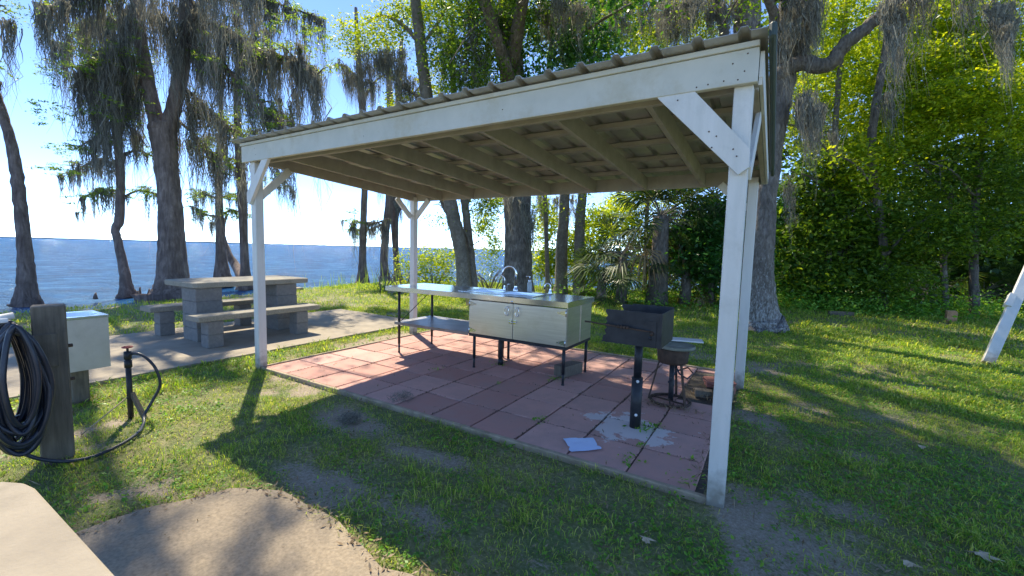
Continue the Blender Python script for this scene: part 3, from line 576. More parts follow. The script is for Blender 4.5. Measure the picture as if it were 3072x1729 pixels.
MB().tube([(1.19, -2.17, 1.02), (1.19, -2.30, 1.0), (1.16, -2.42, 1.06)], .022, 10).box((1.15, -2.30, .985), (1.24, -2.20, 1.012), .004).build('hose_hanger', M['plastic'], hs)
MB().tube([(1.16, -2.30, 1.03), (1.16, -2.36, 1.09), (1.13, -2.44, 1.12)], .02, 10).build('nozzle', simple('brass', (.4, .26, .08), (.5, .33, .12), 9, .4, metal=.7, bump=.1), hs)
# stand pipe
sp = empty('standpipe', (.60, -1.46, 0), 'black water standpipe with red hand wheel in the grass', 'standpipe')
MB().tube([(.60, -1.46, -.05), (.60, -1.46, .53)], .020, 14).tube([(.60, -1.46, .44), (.60, -1.46, .50)], .027, 12).build('pipe', M['black_iron'], sp)
va = MB().tube([(.60, -1.46, .51), (.60, -1.46, .575)], .026, 10).tube([(.60, -1.46, .575), (.60, -1.46, .605)], .009, 8).tube([(.60, -1.46, .55), (.645, -1.44, .56)], .013, 10).build('valve', M['black_iron'], sp)
wh = MB().tube(ring((.60, -1.46, .612), .032, .006, 18), .006, 8, False).tube([(.568, -1.46, .612), (.632, -1.46, .612)], .005, 6).tube([(.60, -1.492, .612), (.60, -1.428, .612)], .005, 6).build('hand_wheel', M['red'], va)
MB().bar((.61, -1.45, .22), (.72, -1.40, -.01), .028, .028).build('stake', M['wood'], sp)
MB().tube([(.60, -1.46, .20), (.74, -1.80, .012)], .005, 6).build('guy_rod', M['edge_wood'], sp)
# fish sink box
fb = empty('utility_sink', (-.33, -1.55, 0), 'square stainless utility sink box with round basin on a wooden post', 'sink')
MB().box((-.35, -1.62, -.05), (-.23, -1.50, .305), .006).build('post', M['wood'], fb)
mb = MB(); a, b, c, d, z0, z1 = -.56, -.13, -1.76, -1.37, .31, .80
mb.box((a, c, z0), (b, c+.004, z1)); mb.box((a, d-.004, z0), (b, d, z1)); mb.box((a, c+.004, z0), (a+.004, d-.004, z1)); mb.box((b-.004, c+.004, z0), (b, d-.004, z1)); mb.box((a+.004, c+.004, z0), (b-.004, d-.004, z0+.004)); mb.build('housing', simple('dull_sheet_metal', (.46, .43, .36), (.56, .53, .46), 4, .6, metal=.15, bump=.3, bscale=5, bd=.01, stain=(.38, .35, .28)), fb)
mb = MB(); n = 32; cx_, cy_ = (a+b)/2, (c+d)/2; vv = []; ff = []
for i in range(n):
    t = 2*math.pi*i/n; ct_, st_ = math.cos(t), math.sin(t); k = 1/max(abs(ct_), abs(st_)); vv += [(cx_+ct_*k*(b-a+.012)/2, cy_+st_*k*(d-c+.012)/2, z1+.003), (cx_+ct_*.17, cy_+st_*.17, z1+.003), (cx_+ct_*.15, cy_+st_*.15, z1-.10), (cx_, cy_, z1-.14), (cx_+ct_*k*(b-a+.012)/2, cy_+st_*k*(d-c+.012)/2, z1-.02)]
for i in range(n):
    o = 5*i; q = 5*((i+1) % n); ff += [(o, q, q+1, o+1), (o+1, q+1, q+2, o+2), (o+2, q+2, q+3, o+3), (o, o+4, q+4, q)]
mb.add(vv, ff).build('basin', M['steel_top'], fb)
# swing leg
sw = empty('swing_frame', (8.05, 6.41, 0), 'leaning white painted leg of a swing frame at the right edge', 'swing frame')
g0 = gp(2484, 915, 0); g1 = at(2690, 455, dep(g0)+.5); g2 = g1+np.array([2.6, -1.2, .02])
sw.location = Vector([float(c) for c in g0])
MB().bar(g0, g1, .10, .13, (1, 0, 0), .004).build('leg', M['paint'], sw)
MB().bar(g1, g1+(g1-g0)*np.array([1.0, .6, -1]), .10, .13, (1, 0, 0), .004).build('leg', M['paint'], sw)
ax = unit(g1-g0) if False else (g1-g0)/np.linalg.norm(g1-g0); q1 = g0+ax*1.02; q2 = g0+ax*1.24; off = -CR*.09
MB().bar(q1+off, q2+off, .10, .075, (1, 0, 0), .003).build('bolted_block', M['paint'], sw)
MB().bar(g1, g2, .14, .14).bar(g2, g2+(g1-g0)*np.array([1.0, .6, -1]), .1, .13, (1, 0, 0)).build('top_beam', M['paint'], sw)
# ------------------------------------------------------------------ plants
def unit(v): return v/(np.linalg.norm(v, axis=-1, keepdims=True)+1e-9)
def leaves(C, size, aspect=.5, up=.35, droop=0.0):
    n = len(C); sz = size*(.45+1.15*rng.random(n)**1.5)[:, None]
    a = rng.normal(size=(n, 3)); a[:, 2] = a[:, 2]*.6-droop; a = unit(a); nrm = rng.normal(size=(n, 3)); nrm[:, 2] += up*3; b = unit(np.cross(nrm, a))
    P = np.stack([C-a*sz*.5, C+b*sz*aspect*.5-a*sz*.05, C+a*sz*.5, C-b*sz*aspect*.5-a*sz*.05], 1); return P.reshape(-1, 3)
def blob(c, r, n, clump=.22, per=14, shell=.45, flat=.5):
    """n leaf centres in clumps inside an uneven ellipsoid"""
    c = np.array(c, float); r = np.array(r, float)*np.ones(3); m = max(1, n//per)
    d = unit(rng.normal(size=(m, 3))); rr = (shell+(1-shell)*rng.random(m))**.6; rr *= .72+.5*rng.random(m)
    k = c+d*rr[:, None]*r; k = np.repeat(k, per, 0); s = np.repeat(clump*(.5+rng.random(m)), per)[:, None]
    return k+rng.normal(size=k.shape)*s*np.array([1, 1, flat])
def sprays(C, n, L, size, flat=.25):
    """feathery sprays: needles in flat drooping fans around points C"""
    out = []; 
    for c in C:
        d = rng.normal(size=3); d[2] = d[2]*.3+.05; d = unit(d); m = n; t = rng.random(m)
        p = c+d*(t*L)[:, None]+np.array([0, 0, -1])*(t*t*L*.25)[:, None]+rng.normal(size=(m, 3))*np.array([1, 1, flat])*L*.16; out.append(p)
    return np.concatenate(out) if out else np.zeros((0, 3))
def moss(anchors, n=16, L=1.2, w=.02, spread=.13, drift=(.12, -.04), seg=5):
    """ribbons of Spanish moss hanging from anchor points"""
    A = np.repeat(np.array(anchors, float), n, 0); N_ = len(A); cl = np.repeat(.35+rng.random(len(anchors))*1.0, n); ln = L*cl*(.15+.85*rng.random(N_)**1.3)
    sp = spread*(.4+np.repeat(rng.random(len(anchors)), n)); off = rng.normal(size=(N_, 3))*sp[:, None]*np.array([1, 1, .5]); base = A+off
    th = rng.random(N_)*3.14; side = np.stack([np.cos(th), np.sin(th), 0*th], 1); ww = w*(.5+rng.random(N_))
    conv = -off*.55; conv[:, 2] = 0; dr = np.array([drift[0], drift[1], 0]); wob = rng.normal(size=(seg+1, N_, 3))*np.array([.055, .055, .03]); quads = []
    pp = []; hh = []
    for k in range(seg+1):
        t = k/seg; p = base+conv*t+dr*(ln*t*t)[:, None]+wob[k]*(ln*.6+.1)[:, None]; p[:, 2] -= ln*t; pp.append(p); hh.append(ww*(1-t*.9)*(.7+.6*rng.random(N_)))
    for k in range(seg):
        a, b, ha, hb_ = pp[k], pp[k+1], hh[k][:, None], hh[k+1][:, None]; quads.append(np.stack([a-side*ha, a+side*ha, b+side*hb_, b-side*hb_], 1))
    return np.concatenate(quads, 0).reshape(-1, 3)
def along(path, n, t0=0., t1=1.):
    P = np.array(path, float); seg = np.linalg.norm(np.diff(P, axis=0), axis=1); s = np.concatenate([[0], np.cumsum(seg)])/seg.sum(); t = t0+(t1-t0)*rng.random(n)
    return np.stack([np.interp(t, s, P[:, i]) for i in range(3)], 1)
def limb(mb, pts, r0, r1, n=8, seed=0):
    sp_ = smooth_path(pts, 5); m = len(sp_); rg = np.random.default_rng(seed)
    sp_ = [p+rg.normal(size=3)*r0*.05*(0 < i < m-1) for i, p in enumerate(sp_)]
    mb.tube(sp_, [r0+(r1-r0)*i/(m-1) for i in range(m)], n, True, None, seed, .07); return sp_
def trunk_px(mb, pts, d, n=28, base_flute=.0, seed=0, lean=0.0):
    """pts (x, y, width) in picture measure at distance d: a trunk as seen in the photograph, in real size"""
    P = [at(x, y, d+lean*i/(len(pts)-1)) for i, (x, y, w) in enumerate(pts)]; Rr = [rad(w, d)*slim(x) for x, y, w in pts]
    P = [np.append(p, r) for p, r in zip(P, Rr)]; sp_ = smooth_path(P, 6); m = len(sp_)
    rg = np.random.default_rng(seed); wob = rg.normal(size=(m, 3))*.006
    fl = [base_flute*max(0, 1-i/(m*.22)) +.05 for i in range(m)]
    mb.tube([p[:3]+wob[i] for i, p in enumerate(sp_)], [max(.012, p[3]) for p in sp_], n, True, fl, seed, .07); return [p[:3] for p in sp_]
def twigs(mb, path, n, L, r, seed=0, t0=.2, down=.1):
    rg = np.random.default_rng(seed); ends = []
    A = along(path, n, t0, 1.)
    for a in A:
        d = unit(rg.normal(size=3)*np.array([1, 1, .5])); l = L*(.5+rg.random()); m = a+d*l*.5+np.array([0, 0, .06*l]); e = a+d*l+np.array([0, 0, -down*l]); mb.tube([a, m, e], [r, r*.7, r*.3], 5, False); ends += [m, e]
    return np.array(ends)
# ---- cypresses at the water
def cypress(label, base, trunks, limbs, tufts, mossy, seed, msz=1.0, d=None, nt=10, leaf=.05, bare_moss=(), lean=0, group='cypress trees at the water', flute=.16, wblobs=()):
    global rng
    rng = np.random.default_rng(seed); g = gp(*base, -.40); d = dep(g) if d is None else d
    t = empty('cypress_tree', g, label, 'tree', group); mb = MB(); paths = []
    for i, tr in enumerate(trunks): paths.append(trunk_px(mb, tr, d, 22, flute if i == 0 else .02, seed+i, lean))
    anch = []; fol = []
    for i, (pts, w0, w1, nf, nm) in enumerate(limbs):
        P = [at(x, y, d+dz) for x, y, dz in pts]; sp_ = limb(mb, P, rad(w0, d)*.8, rad(w1, d)*.8, 8, seed+50+i); e = twigs(mb, sp_, nt, .5*msz, rad(w1, d)*.9, seed+i)
        if nf: fol.append(sprays(e, nf, .5*msz, leaf))
        if nm: anch.append(along(sp_, nm, .08, 1.)); anch.append(e[rng.integers(0, len(e), nm//2)])
    for (x, y, rx, ry, n) in tufts:
        c = at(x, y, d+rng.normal()*.4); r = np.array([rad(rx*2, d)]*2+[rad(ry*2, d)]); m = max(2, n//40); k = c+unit(rng.normal(size=(m, 3)))*r*(rng.random(m)**.5)[:, None]; fol.append(sprays(k, 40, .45*msz, leaf))
    for (x, y, rx, ry, n) in bare_moss:
        k = np.stack([at(x+rng.normal()*rx*.6, y+rng.normal()*ry*.6, d+rng.normal()*.5) for _ in range(n)]); anch.append(k)
    for (c, r, n, nm) in wblobs:
        c = np.array(c, float); k = c+unit(rng.normal(size=(n//40, 3)))*np.array(r)*(rng.random(n//40)**.5)[:, None]; fol.append(sprays(k, 40, .6, leaf)); anch.append(k[:nm]); a0 = paths[-1][int(len(paths[-1])*.7)]; limb(mb, [a0, (a0+c)/2+np.array([0, 0, .6]), c], .12, .04, 8, seed+int(abs(c[0])*7))
    mb.build('trunk', M['bark_cyp'], t)
    if fol: fastmesh('crown', leaves(np.concatenate(fol), leaf*1.6, .35), 4, M['leaf_cyp'], t)
    if anch:
        A = np.concatenate(anch); fastmesh('moss', np.concatenate([moss(A[rng.random(len(A)) < .24], mossy[0]*2, mossy[1]*1.25, .0125, .085*msz), moss(A[rng.random(len(A)) < .12], mossy[0]+6, mossy[1]*2.1, .011, .055*msz)]), 4, M['moss'], t)
    return t, d
cypress('tall leaning cypress trunk at the far left edge of the shore', (70, 768),
    [[(70, 775, 92), (69, 740, 62), (67, 690, 50), (62, 620, 42), (52, 520, 38), (42, 430, 36), (26, 350, 32), (2, 270, 28), (-30, 180, 26), (-70, 60, 22), (-110, -100, 16), (-140, -300, 8)]],
    [([(-60, 90, 0), (-20, 20, -1), (40, -40, -1.5), (90, -60, -2)], 10, 4, 30, 10), ([(-90, 0, 0), (10, -60, 1), (100, -90, 1.5), (160, -70, 2)], 9, 3, 30, 14), ([(-30, 180, 0), (-70, 150, -1), (-120, 170, -1)], 8, 3, 20, 8)],
    [(-60, -60, 120, 60, 900), (60, -110, 90, 40, 700)], (16, 1.5), 101, 1.0, bare_moss=((110, 10, 18, 10, 26), (150, -5, 10, 20, 18), (20, 60, 8, 15, 10), (-5, 190, 12, 20, 10)))
cypress('slender crooked cypress with moss tufts between the leaning trunk and the big forked cypress', (322, 748),
    [[(322, 752, 62), (318, 720, 36), (312, 680, 29), (300, 620, 24), (291, 580, 24), (300, 556, 27), (303, 500, 25), (302, 420, 24), (293, 330, 22), (288, 250, 16), (284, 190, 8)]],
    [([(302, 420, 0), (250, 400, .5), (200, 425, .7), (150, 440, .8)], 9, 3, 40, 36), ([(300, 360, 0), (240, 350, -.3), (190, 375, -.5)], 9, 3, 40, 26), ([(300, 390, 0), (350, 380, .3), (395, 400, .5)], 8, 3, 30, 20), ([(302, 480, 0), (250, 480, 0), (200, 500, .2)], 8, 3, 34, 24), ([(303, 500, 0), (350, 480, .3), (400, 490, .4)], 8, 3, 34, 16), ([(295, 300, 0), (340, 330, 0), (370, 370, 0)], 7, 3, 20, 14)],
    [(180, 375, 40, 14, 700), (165, 430, 45, 10, 500), (280, 350, 50, 14, 500), (235, 490, 45, 12, 500), (370, 365, 35, 12, 400), (370, 480, 40, 12, 400)], (15, .85), 102, .75, leaf=.045)
cypress('big forked cypress draped in grey moss behind the picnic table', (430, 752),
    [[(435, 765, 190), (434, 735, 118), (434, 700, 88), (432, 640, 76), (430, 560, 68), (425, 480, 63), (417, 400, 64), (411, 345, 74), (406, 315, 76)],
     [(402, 340, 48), (390, 290, 44), (376, 230, 40), (366, 170, 38), (352, 90, 36), (345, 0, 34), (335, -150, 28), (330, -350, 20), (332, -620, 8)],
     [(416, 345, 48), (432, 290, 42), (448, 220, 42), (460, 150, 42), (467, 80, 40), (470, 0, 36), (472, -200, 27), (484, -420, 16), (500, -650, 6)]],
    [([(462, 110, 0), (530, 140, -.6), (610, 210, -1.2), (680, 285, -1.6), (735, 335, -2)], 16, 5, 36, 120), ([(468, 40, 0), (560, 70, -.8), (650, 130, -1.4), (740, 150, -2), (800, 190, -2.5)], 15, 4, 44, 130),
     ([(450, 210, 0), (520, 270, .6), (590, 330, 1), (640, 350, 1.4)], 13, 4, 30, 80), ([(430, 290, 0), (490, 340, .6), (545, 400, 1.2), (575, 450, 1.4)], 11, 3, 22, 46), ([(470, -30, 0), (580, -40, 1), (700, 10, 2), (820, 50, 2.5)], 15, 4, 50, 110),
     ([(366, 170, 0), (310, 140, -.6), (250, 150, -1), (190, 190, -1.4)], 14, 4, 44, 100), ([(352, 90, 0), (280, 50, .6), (210, 60, 1), (150, 130, 1.4)], 14, 4, 50, 100), ([(376, 235, 0), (320, 240, -.4), (270, 270, -.8), (230, 300, -1)], 12, 4, 30, 60),
     ([(345, 0, 0), (270, -50, -.6), (200, -30, -1.2), (150, 20, -1.5)], 13, 4, 40, 70), ([(366, 190, 0), (330, 200, 1), (290, 200, 1.6), (240, 230, 2)], 10, 4, 26, 60), ([(470, 0, 0), (520, -60, -2), (590, -90, -4), (660, -60, -5)], 13, 5, 50, 60), ([(340, -60, 0), (380, -120, -2), (420, -140, -4)], 12, 4, 50, 40)],
    [(150, 190, 50, 60, 700), (140, 290, 55, 30, 500), (200, 110, 40, 60, 600), (700, 60, 120, 60, 1500), (760, 130, 70, 70, 800), (610, 290, 50, 40, 600), (560, 120, 60, 60, 700), (690, 300, 50, 40, 500), (250, -100, 160, 80, 1500), (560, -160, 180, 90, 1500), (400, -350, 200, 150, 2200), (380, 160, 40, 100, 400)],
    (15, 1.6), 103, 1.1, leaf=.055, nt=22, bare_moss=((300, 110, 40, 60, 60), (240, 190, 30, 50, 60), (290, 240, 26, 60, 50), (500, 60, 50, 60, 90), (430, 60, 30, 60, 50), (620, 120, 70, 60, 60), (350, 20, 80, 30, 60), (710, 260, 40, 50, 40), (400, 40, 20, 60, 24)), flute=.2,
    wblobs=(((-3.9, 2.4, 10.2), (.45, .7, .3), 700, 12), ((-6.6, 3.5, 13.2), (.8, .7, .4), 1000, 14), ((-8.2, 2.2, 12), (1.2, .9, .5), 1200, 20)))  # unseen leaf clumps, placed above the view to dapple the path with shade
cypress('thin cypress with flat leafy tufts seen through the gap left of the front left post', (560, 722),
    [[(560, 722, 60), (560, 695, 46), (556, 640, 28), (553, 560, 23), (551, 480, 20), (552, 400, 18), (556, 300, 14), (556, 200, 8)]],
    [([(551, 500, 0), (510, 490, .3), (470, 500, .5)], 8, 3, 36, 14), ([(551, 500, 0), (585, 490, .2), (615, 500, .4)], 7, 3, 30, 10), ([(553, 540, 0), (590, 530, .2), (620, 545, .4)], 7, 3, 30, 8), ([(553, 545, 0), (520, 540, 0), (485, 520, .1)], 7, 3, 30, 14), ([(552, 420, 0), (580, 400, 0), (610, 410, 0)], 7, 3, 30, 10), ([(552, 360, 0), (520, 350, 0), (490, 370, 0)], 7, 3, 30, 14)],
    [(500, 492, 35, 9, 500), (570, 496, 40, 10, 500), (560, 540, 50, 14, 600), (600, 540, 30, 12, 300)], (11, .8), 104, .75, leaf=.05)
cypress('dark cypress trunk just left of the front left pavilion post', (620, 728),
    [[(620, 732, 52), (618, 700, 30), (615, 640, 22), (612, 540, 24), (609, 470, 26), (602, 380, 22), (596, 250, 18), (600, 130, 12)]],
    [([(609, 440, 0), (570, 400, 0), (550, 330, 0)], 8, 3, 10, 16), ([(605, 400, 0), (650, 380, -.3), (700, 430, -.5), (735, 480, -.6)], 9, 3, 34, 30), ([(600, 330, 0), (560, 300, 0), (520, 320, 0)], 8, 3, 20, 16)],
    [(700, 462, 40, 10, 600), (660, 450, 30, 10, 300)], (13, 1.0), 105, .9)
cypress('straight cypress with a flared black foot left of the back left post', (912, 722),
    [[(912, 725, 48), (912, 700, 30), (912, 650, 19), (914, 560, 17), (917, 480, 16), (916, 350, 17), (908, 230, 18), (900, 130, 14), (895, 20, 8)]],
    [([(912, 250, 0), (950, 200, .2), (990, 180, .3)], 8, 3, 20, 24), ([(905, 200, 0), (870, 170, .2), (845, 160, .3)], 8, 3, 30, 22), ([(914, 560, 0), (950, 560, .2), (975, 550, .2)], 6, 3, 4, 26), ([(913, 560, 0), (890, 560, -.2), (880, 590, -.3)], 5, 2, 30, 12)],
    [(895, 560, 18, 30, 500)], (12, 1.3), 106, .8)
cypress('dark twisting cypress with a mossy side branch beside the back left post', (970, 714),
    [[(972, 716, 40), (968, 690, 24), (966, 640, 19), (972, 570, 19), (982, 500, 24), (988, 420, 26), (985, 330, 22), (980, 230, 16), (975, 120, 10)]],
    [([(975, 555, 0), (950, 570, .2), (920, 580, .3), (890, 575, .4)], 7, 3, 8, 40), ([(985, 420, 0), (960, 430, 0), (950, 450, 0)], 8, 4, 6, 24), ([(984, 330, 0), (1010, 340, .2), (1030, 370, .3)], 8, 3, 12, 20)],
    [(900, 590, 20, 20, 300)], (12, .9), 107, .9, leaf=.05)
cypress('mossy cypress trunk hidden partly behind the back left post', (1003, 712),
    [[(1003, 714, 34), (1000, 690, 20), (996, 640, 15), (993, 560, 20), (996, 480, 26), (1000, 350, 24), (1005, 220, 16), (1010, 100, 9)]],
    [([(1000, 300, 0), (1035, 290, .2), (1060, 320, .3)], 8, 3, 14, 24), ([(1000, 420, 0), (1020, 450, 0), (1040, 500, .1)], 8, 4, 14, 26)], [], (12, 1.1), 108, .9, bare_moss=((1000, 500, 12, 40, 30),))
# snag and cypress knees
mb = MB(); limb(mb, [gp(628, 728, -.4), at(600, 680, 20), at(575, 640, 20.3), at(560, 580, 20.5), at(572, 540, 20.6)], .26, .05, 10, 3); tag(mb.build('snag', M['bark_cyp']), 'pale broken leaning dead trunk in the water behind the picnic table', 'dead tree')
for i, (x, y, h) in enumerate(((346, 757, .32), (352, 755, .42), (375, 752, .34), (440, 748, .3), (240, 752, .2), (548, 745, .28))):
    p = gp(x, y, -.40); tag(MB().tube([p, p+np.array([.01, 0, h*.5]), p+np.array([.0, .02, h])], [.07, .05, .015], 8).build('cypress_knee', M['bark_cyp']), ['short cypress knee close to the slender crooked cypress', 'tallest cypress knee right of the slender crooked cypress', 'pointed cypress knee between the two left cypresses and the big fork', 'cypress knee at the right foot of the big forked cypress', 'lone low cypress knee in the water near the leaning trunk', 'cypress knee under the end of the picnic table top'][i], 'cypress knee', 'cypress knees in the shallows')

# ---- broadleaf trees
def tree(name, label, base, trunks, limbs, blobs, bark, leafm, seed, size=.09, mossn=(), group=None, aspect=.5, flute=.05, wblobs=(), wlimbs=(), per=14, clump=.22, gz_=0., droop=0., lean=0, d=None, tdz=0, flat=.5):
    global rng
    rng = np.random.default_rng(seed); g = gp(*base, gz_); d = dep(g) if d is None else d
    t = empty(name, g, label, 'tree', group); mb = MB()
    for i, tr in enumerate(trunks): trunk_px(mb, tr, d+tdz, 26 if tr[0][2] > 60 else 14, flute if i == 0 else .02, seed+i, lean)
    fol = []; anch = []
    for i, (pts, w0, w1, nl) in enumerate(limbs):
        sp_ = limb(mb, [at(x, y, d+dz) for x, y, dz in pts], rad(w0, d), rad(w1, d), 12, seed+70+i)
        if nl: e = twigs(mb, sp_, 8, .7, rad(w1, d)*.7, seed+i); fol.append(blob(sp_[-1], .5, nl//2, clump, per)); fol.append(np.repeat(e, max(1, nl//2//len(e)), 0)+rng.normal(size=(len(e)*max(1, nl//2//len(e)), 3))*.16)
    for (p, q, r0, r1, nl, br) in wlimbs:
        p = np.array(p, float); q = np.array(q, float); m = (p+q)/2+np.array([0, 0, np.linalg.norm(q-p)*.08]); sp_ = limb(mb, [p, m, q], r0, r1, 8, seed+int(abs(q[0])*10))
        e = twigs(mb, sp_, 10, br, r1*.8, seed+5, .3)
        for c in list(e): fol.append(blob(c, br*.5, nl//len(e), clump, per))
    for (x, y, rx, ry, n, dz) in blobs: fol.append(blob(at(x, y, d+dz), (rad(rx*2, d), rad(rx*2, d)*.8, rad(ry*2, d)), int(n*1.5), clump, per, .45, flat))
    for (c, r, n) in wblobs: fol.append(blob(c, r, n, clump*1.5, per))
    for (x, y, rx, ry, n, dz) in mossn: anch.append(np.stack([at(x+(rng.random()*2-1)*rx, y+(rng.random()*2-1)*ry, d+dz+rng.normal()*.35) for _ in range(n)]))
    mb.build('trunk', bark, t)
    if fol: fastmesh('crown', leaves(np.concatenate(fol), size, aspect, .35, droop), 4, leafm, t)
    if anch: A = np.concatenate(anch); fastmesh('moss', np.concatenate([moss(A, 30, .9, .0085, .10), moss(A[::2], 14, 1.7, .007, .045)]), 4, M['moss'], t)
    return d
tree('oak_tree', 'massive rough barked oak directly behind the sink with vines and moss', (1300, 752),
    [[(1303, 760, 100), (1303, 720, 80), (1303, 680, 71), (1303, 600, 66), (1301, 500, 68), (1294, 350, 64), (1288, 200, 60), (1284, 80, 58), (1278, -60, 52), (1270, -250, 44), (1270, -500, 26)]],
    [([(1280, -60, 0), (1200, -120, -1), (1100, -150, -2), (980, -130, -3)], 30, 8, 900), ([(1278, -100, 0), (1360, -150, -2), (1480, -120, -4), (1560, -60, -5)], 30, 8, 700), ([(1285, 60, 0), (1240, 30, -.6), (1180, 40, -1)], 16, 4, 500)],
    [(1230, 90, 70, 90, 2600, -.5), (1180, 170, 60, 60, 1800, 0), (1130, 130, 40, 60, 900, 1), (1215, 230, 50, 30, 900, 0), (1150, 20, 60, 40, 900, 0), (1020, 60, 50, 40, 500, 1), (1320, 60, 60, 60, 900, 1), (1100, 40, 60, 60, 1200, 1.5), (1400, 60, 120, 90, 1800, 2), (1260, 260, 60, 40, 500, .5), (1360, 520, 40, 26, 260, 1), (1250, 510, 30, 20, 260, .8), (1120, 120, 70, 60, 1300, -.5), (1200, 20, 80, 40, 1400, -1), (1160, 220, 50, 30, 700, -.4), (1330, 20, 80, 40, 1200, -1.5), (1230, 180, 50, 40, 800, -1)], M['bark_oak'], M['leaf_oak'], 201, .085,
    mossn=((1230, 40, 60, 60, 60, -.6), (1190, 150, 40, 50, 30, -.3), (1335, 560, 12, 60, 10, -.5), (1300, 500, 24, 10, 10, -.5), (1400, 20, 60, 20, 30, -1)), flute=.06,
    wlimbs=(((-2.0, 8.6, 6.5), (-1.3, 4.0, 9.2), .22, .05, 4200, 1.3), ((-2.0, 8.6, 7.0), (1.8, 4.4, 9.6), .22, .05, 5200, 1.5), ((-2.0, 8.6, 8.0), (-5.2, 5.2, 10.5), .2, .05, 3000, 1.5), ((-2, 8.6, 9), (2.2, 8.8, 11.5), .2, .05, 4500, 1.6), ((-2, 8.6, 9.5), (-1.2, 5.4, 12.5), .2, .05, 4000, 1.6), ((-2, 8.6, 10), (-5.5, 8.8, 13), .2, .05, 2500, 1.6)))  # high limbs out of view, added to shade the lawn and foreground
tree('hardwood_tree', 'grey spotted trunk leaning left behind the counter with an upright bushy top', (1165, 745),
    [[(1168, 750, 48), (1166, 710, 38), (1163, 650, 35), (1148, 580, 35), (1132, 510, 34), (1105, 400, 33), (1082, 300, 32), (1068, 200, 30), (1056, 100, 28), (1045, 0, 26), (1035, -120, 20), (1030, -280, 10)]],
    [([(1140, 560, 0), (1115, 520, .3), (1100, 470, .5)], 12, 5, 200), ([(1078, 280, 0), (1045, 240, .5), (1010, 215, .8), (985, 195, 1)], 9, 5, 300), ([(1056, 110, 0), (1010, 60, .5), (960, 40, 1), (920, 60, 1.3)], 12, 5, 500), ([(1060, 120, 0), (1100, 60, 0), (1130, 10, .5)], 10, 4, 300)],
    [(955, 90, 70, 45, 1700, .8), (895, 110, 50, 35, 900, 1), (1020, 20, 60, 40, 1000, .5), (1090, 190, 30, 60, 700, .3), (860, 60, 30, 30, 300, 1), (1080, 40, 50, 50, 800, .5), (1110, 240, 40, 30, 400, .4), (1000, 260, 40, 30, 350, .8)], M['bark_grey'], M['leaf_bright'], 202, .085,
    mossn=((960, 150, 60, 25, 50, .7), (905, 190, 40, 30, 26, .9), (1030, 230, 40, 40, 30, .5), (1120, 130, 20, 60, 16, .3)), group='trees behind the counter')
tree('hardwood_tree', 'thin grey trunk standing close to the right of the spotted leaning trunk', (1187, 743),
    [[(1192, 748, 30), (1188, 700, 25), (1183, 640, 22), (1176, 570, 20), (1168, 500, 19), (1150, 360, 18), (1140, 200, 14), (1140, 40, 9)]],
    [([(1190, 680, 0), (1178, 600, -.2), (1150, 560, -.2)], 8, 4, 60), ([(1170, 520, 0), (1200, 480, .2), (1235, 500, .4)], 9, 4, 300)], [(1215, 520, 34, 24, 700, .3), (1120, 560, 40, 30, 300, .6), (1210, 570, 24, 20, 260, .5), (1230, 530, 20, 40, 260, .5), (1190, 480, 50, 20, 400, .6)], M['bark_grey'], M['leaf_oak'], 203, .08, group='trees behind the counter')
tree('hardwood_tree', 'smooth pinkish grey trunk right of the massive oak', (1412, 742),
    [[(1410, 748, 38), (1411, 700, 31), (1413, 620, 29), (1418, 540, 26), (1421, 480, 25), (1430, 300, 22), (1436, 100, 20), (1440, -100, 14), (1445, -300, 8)]],
    [([(1436, 100, 0), (1480, 40, 0), (1540, 0, 0)], 10, 4, 500), ([(1436, 60, 0), (1390, 20, 0), (1350, 0, 0)], 10, 4, 500)], [(1380, 560, 30, 40, 500, 1.5), (1375, 620, 24, 40, 400, 2), (1360, 540, 20, 60, 260, 2), (1440, 620, 20, 60, 260, 1.5), (1700, 60, 80, 60, 1500, 2), (1600, 90, 70, 50, 1200, 2), (1560, 30, 70, 40, 900, 1.5), (1780, 60, 60, 50, 900, 2)], M['bark_grey'], M['leaf_bright'], 204, .08, mossn=((1380, 500, 24, 12, 18, 1), (1445, 510, 14, 20, 8, .5), (1560, 20, 60, 40, 30, 0), (1680, 20, 60, 40, 40, 0)), group='trees behind the counter')
tree('hardwood_tree', 'slim reddish trunk with leafy vine right of the smooth pinkish trunk', (1455, 746),
    [[(1455, 750, 34), (1456, 700, 28), (1458, 620, 27), (1460, 540, 25), (1466, 480, 22), (1480, 300, 20), (1490, 100, 16), (1495, -80, 8)]],
    [], [(1465, 540, 16, 60, 260, -.2), (1470, 480, 30, 24, 260, -.2), (1560, 500, 40, 18, 500, -.3), (1600, 505, 30, 14, 300, -.3)], M['bark_grey'], M['leaf_bright'], 205, .07, group='trees behind the counter')
# broad-leaved evergreen whose big leaves hang over the roof
tree('magnolia_tree', 'dark large leaved evergreen hanging over the middle of the roof', (1375, 745),
    [[(1378, 748, 14), (1376, 650, 11), (1372, 500, 11), (1370, 300, 11), (1385, 120, 10), (1400, 0, 8)]],
    [([(1372, 300, 0), (1400, 220, -.6), (1440, 180, -1)], 6, 3, 60), ([(1380, 150, 0), (1500, 60, -2), (1590, 10, -3.5), (1640, -20, -4)], 8, 3, 60)],
    [(1400, 120, 70, 50, 520, -1), (1345, 190, 50, 22, 260, -1.2), (1470, 80, 60, 60, 520, -1.4), (1440, 160, 60, 24, 300, -1.2), (1370, 60, 60, 50, 420, -.8), (1500, 120, 50, 30, 260, -1.2), (1590, 0, 60, 26, 90, -4), (1530, -10, 50, 26, 80, -4), (1300, 150, 30, 30, 120, -1)], M['bark_grey'], M['leaf_mag'], 206, .17, aspect=.46, droop=.5, per=6, clump=.2,
    mossn=((1480, 20, 30, 10, 10, -3), (1410, 0, 16, 10, 8, -3)))
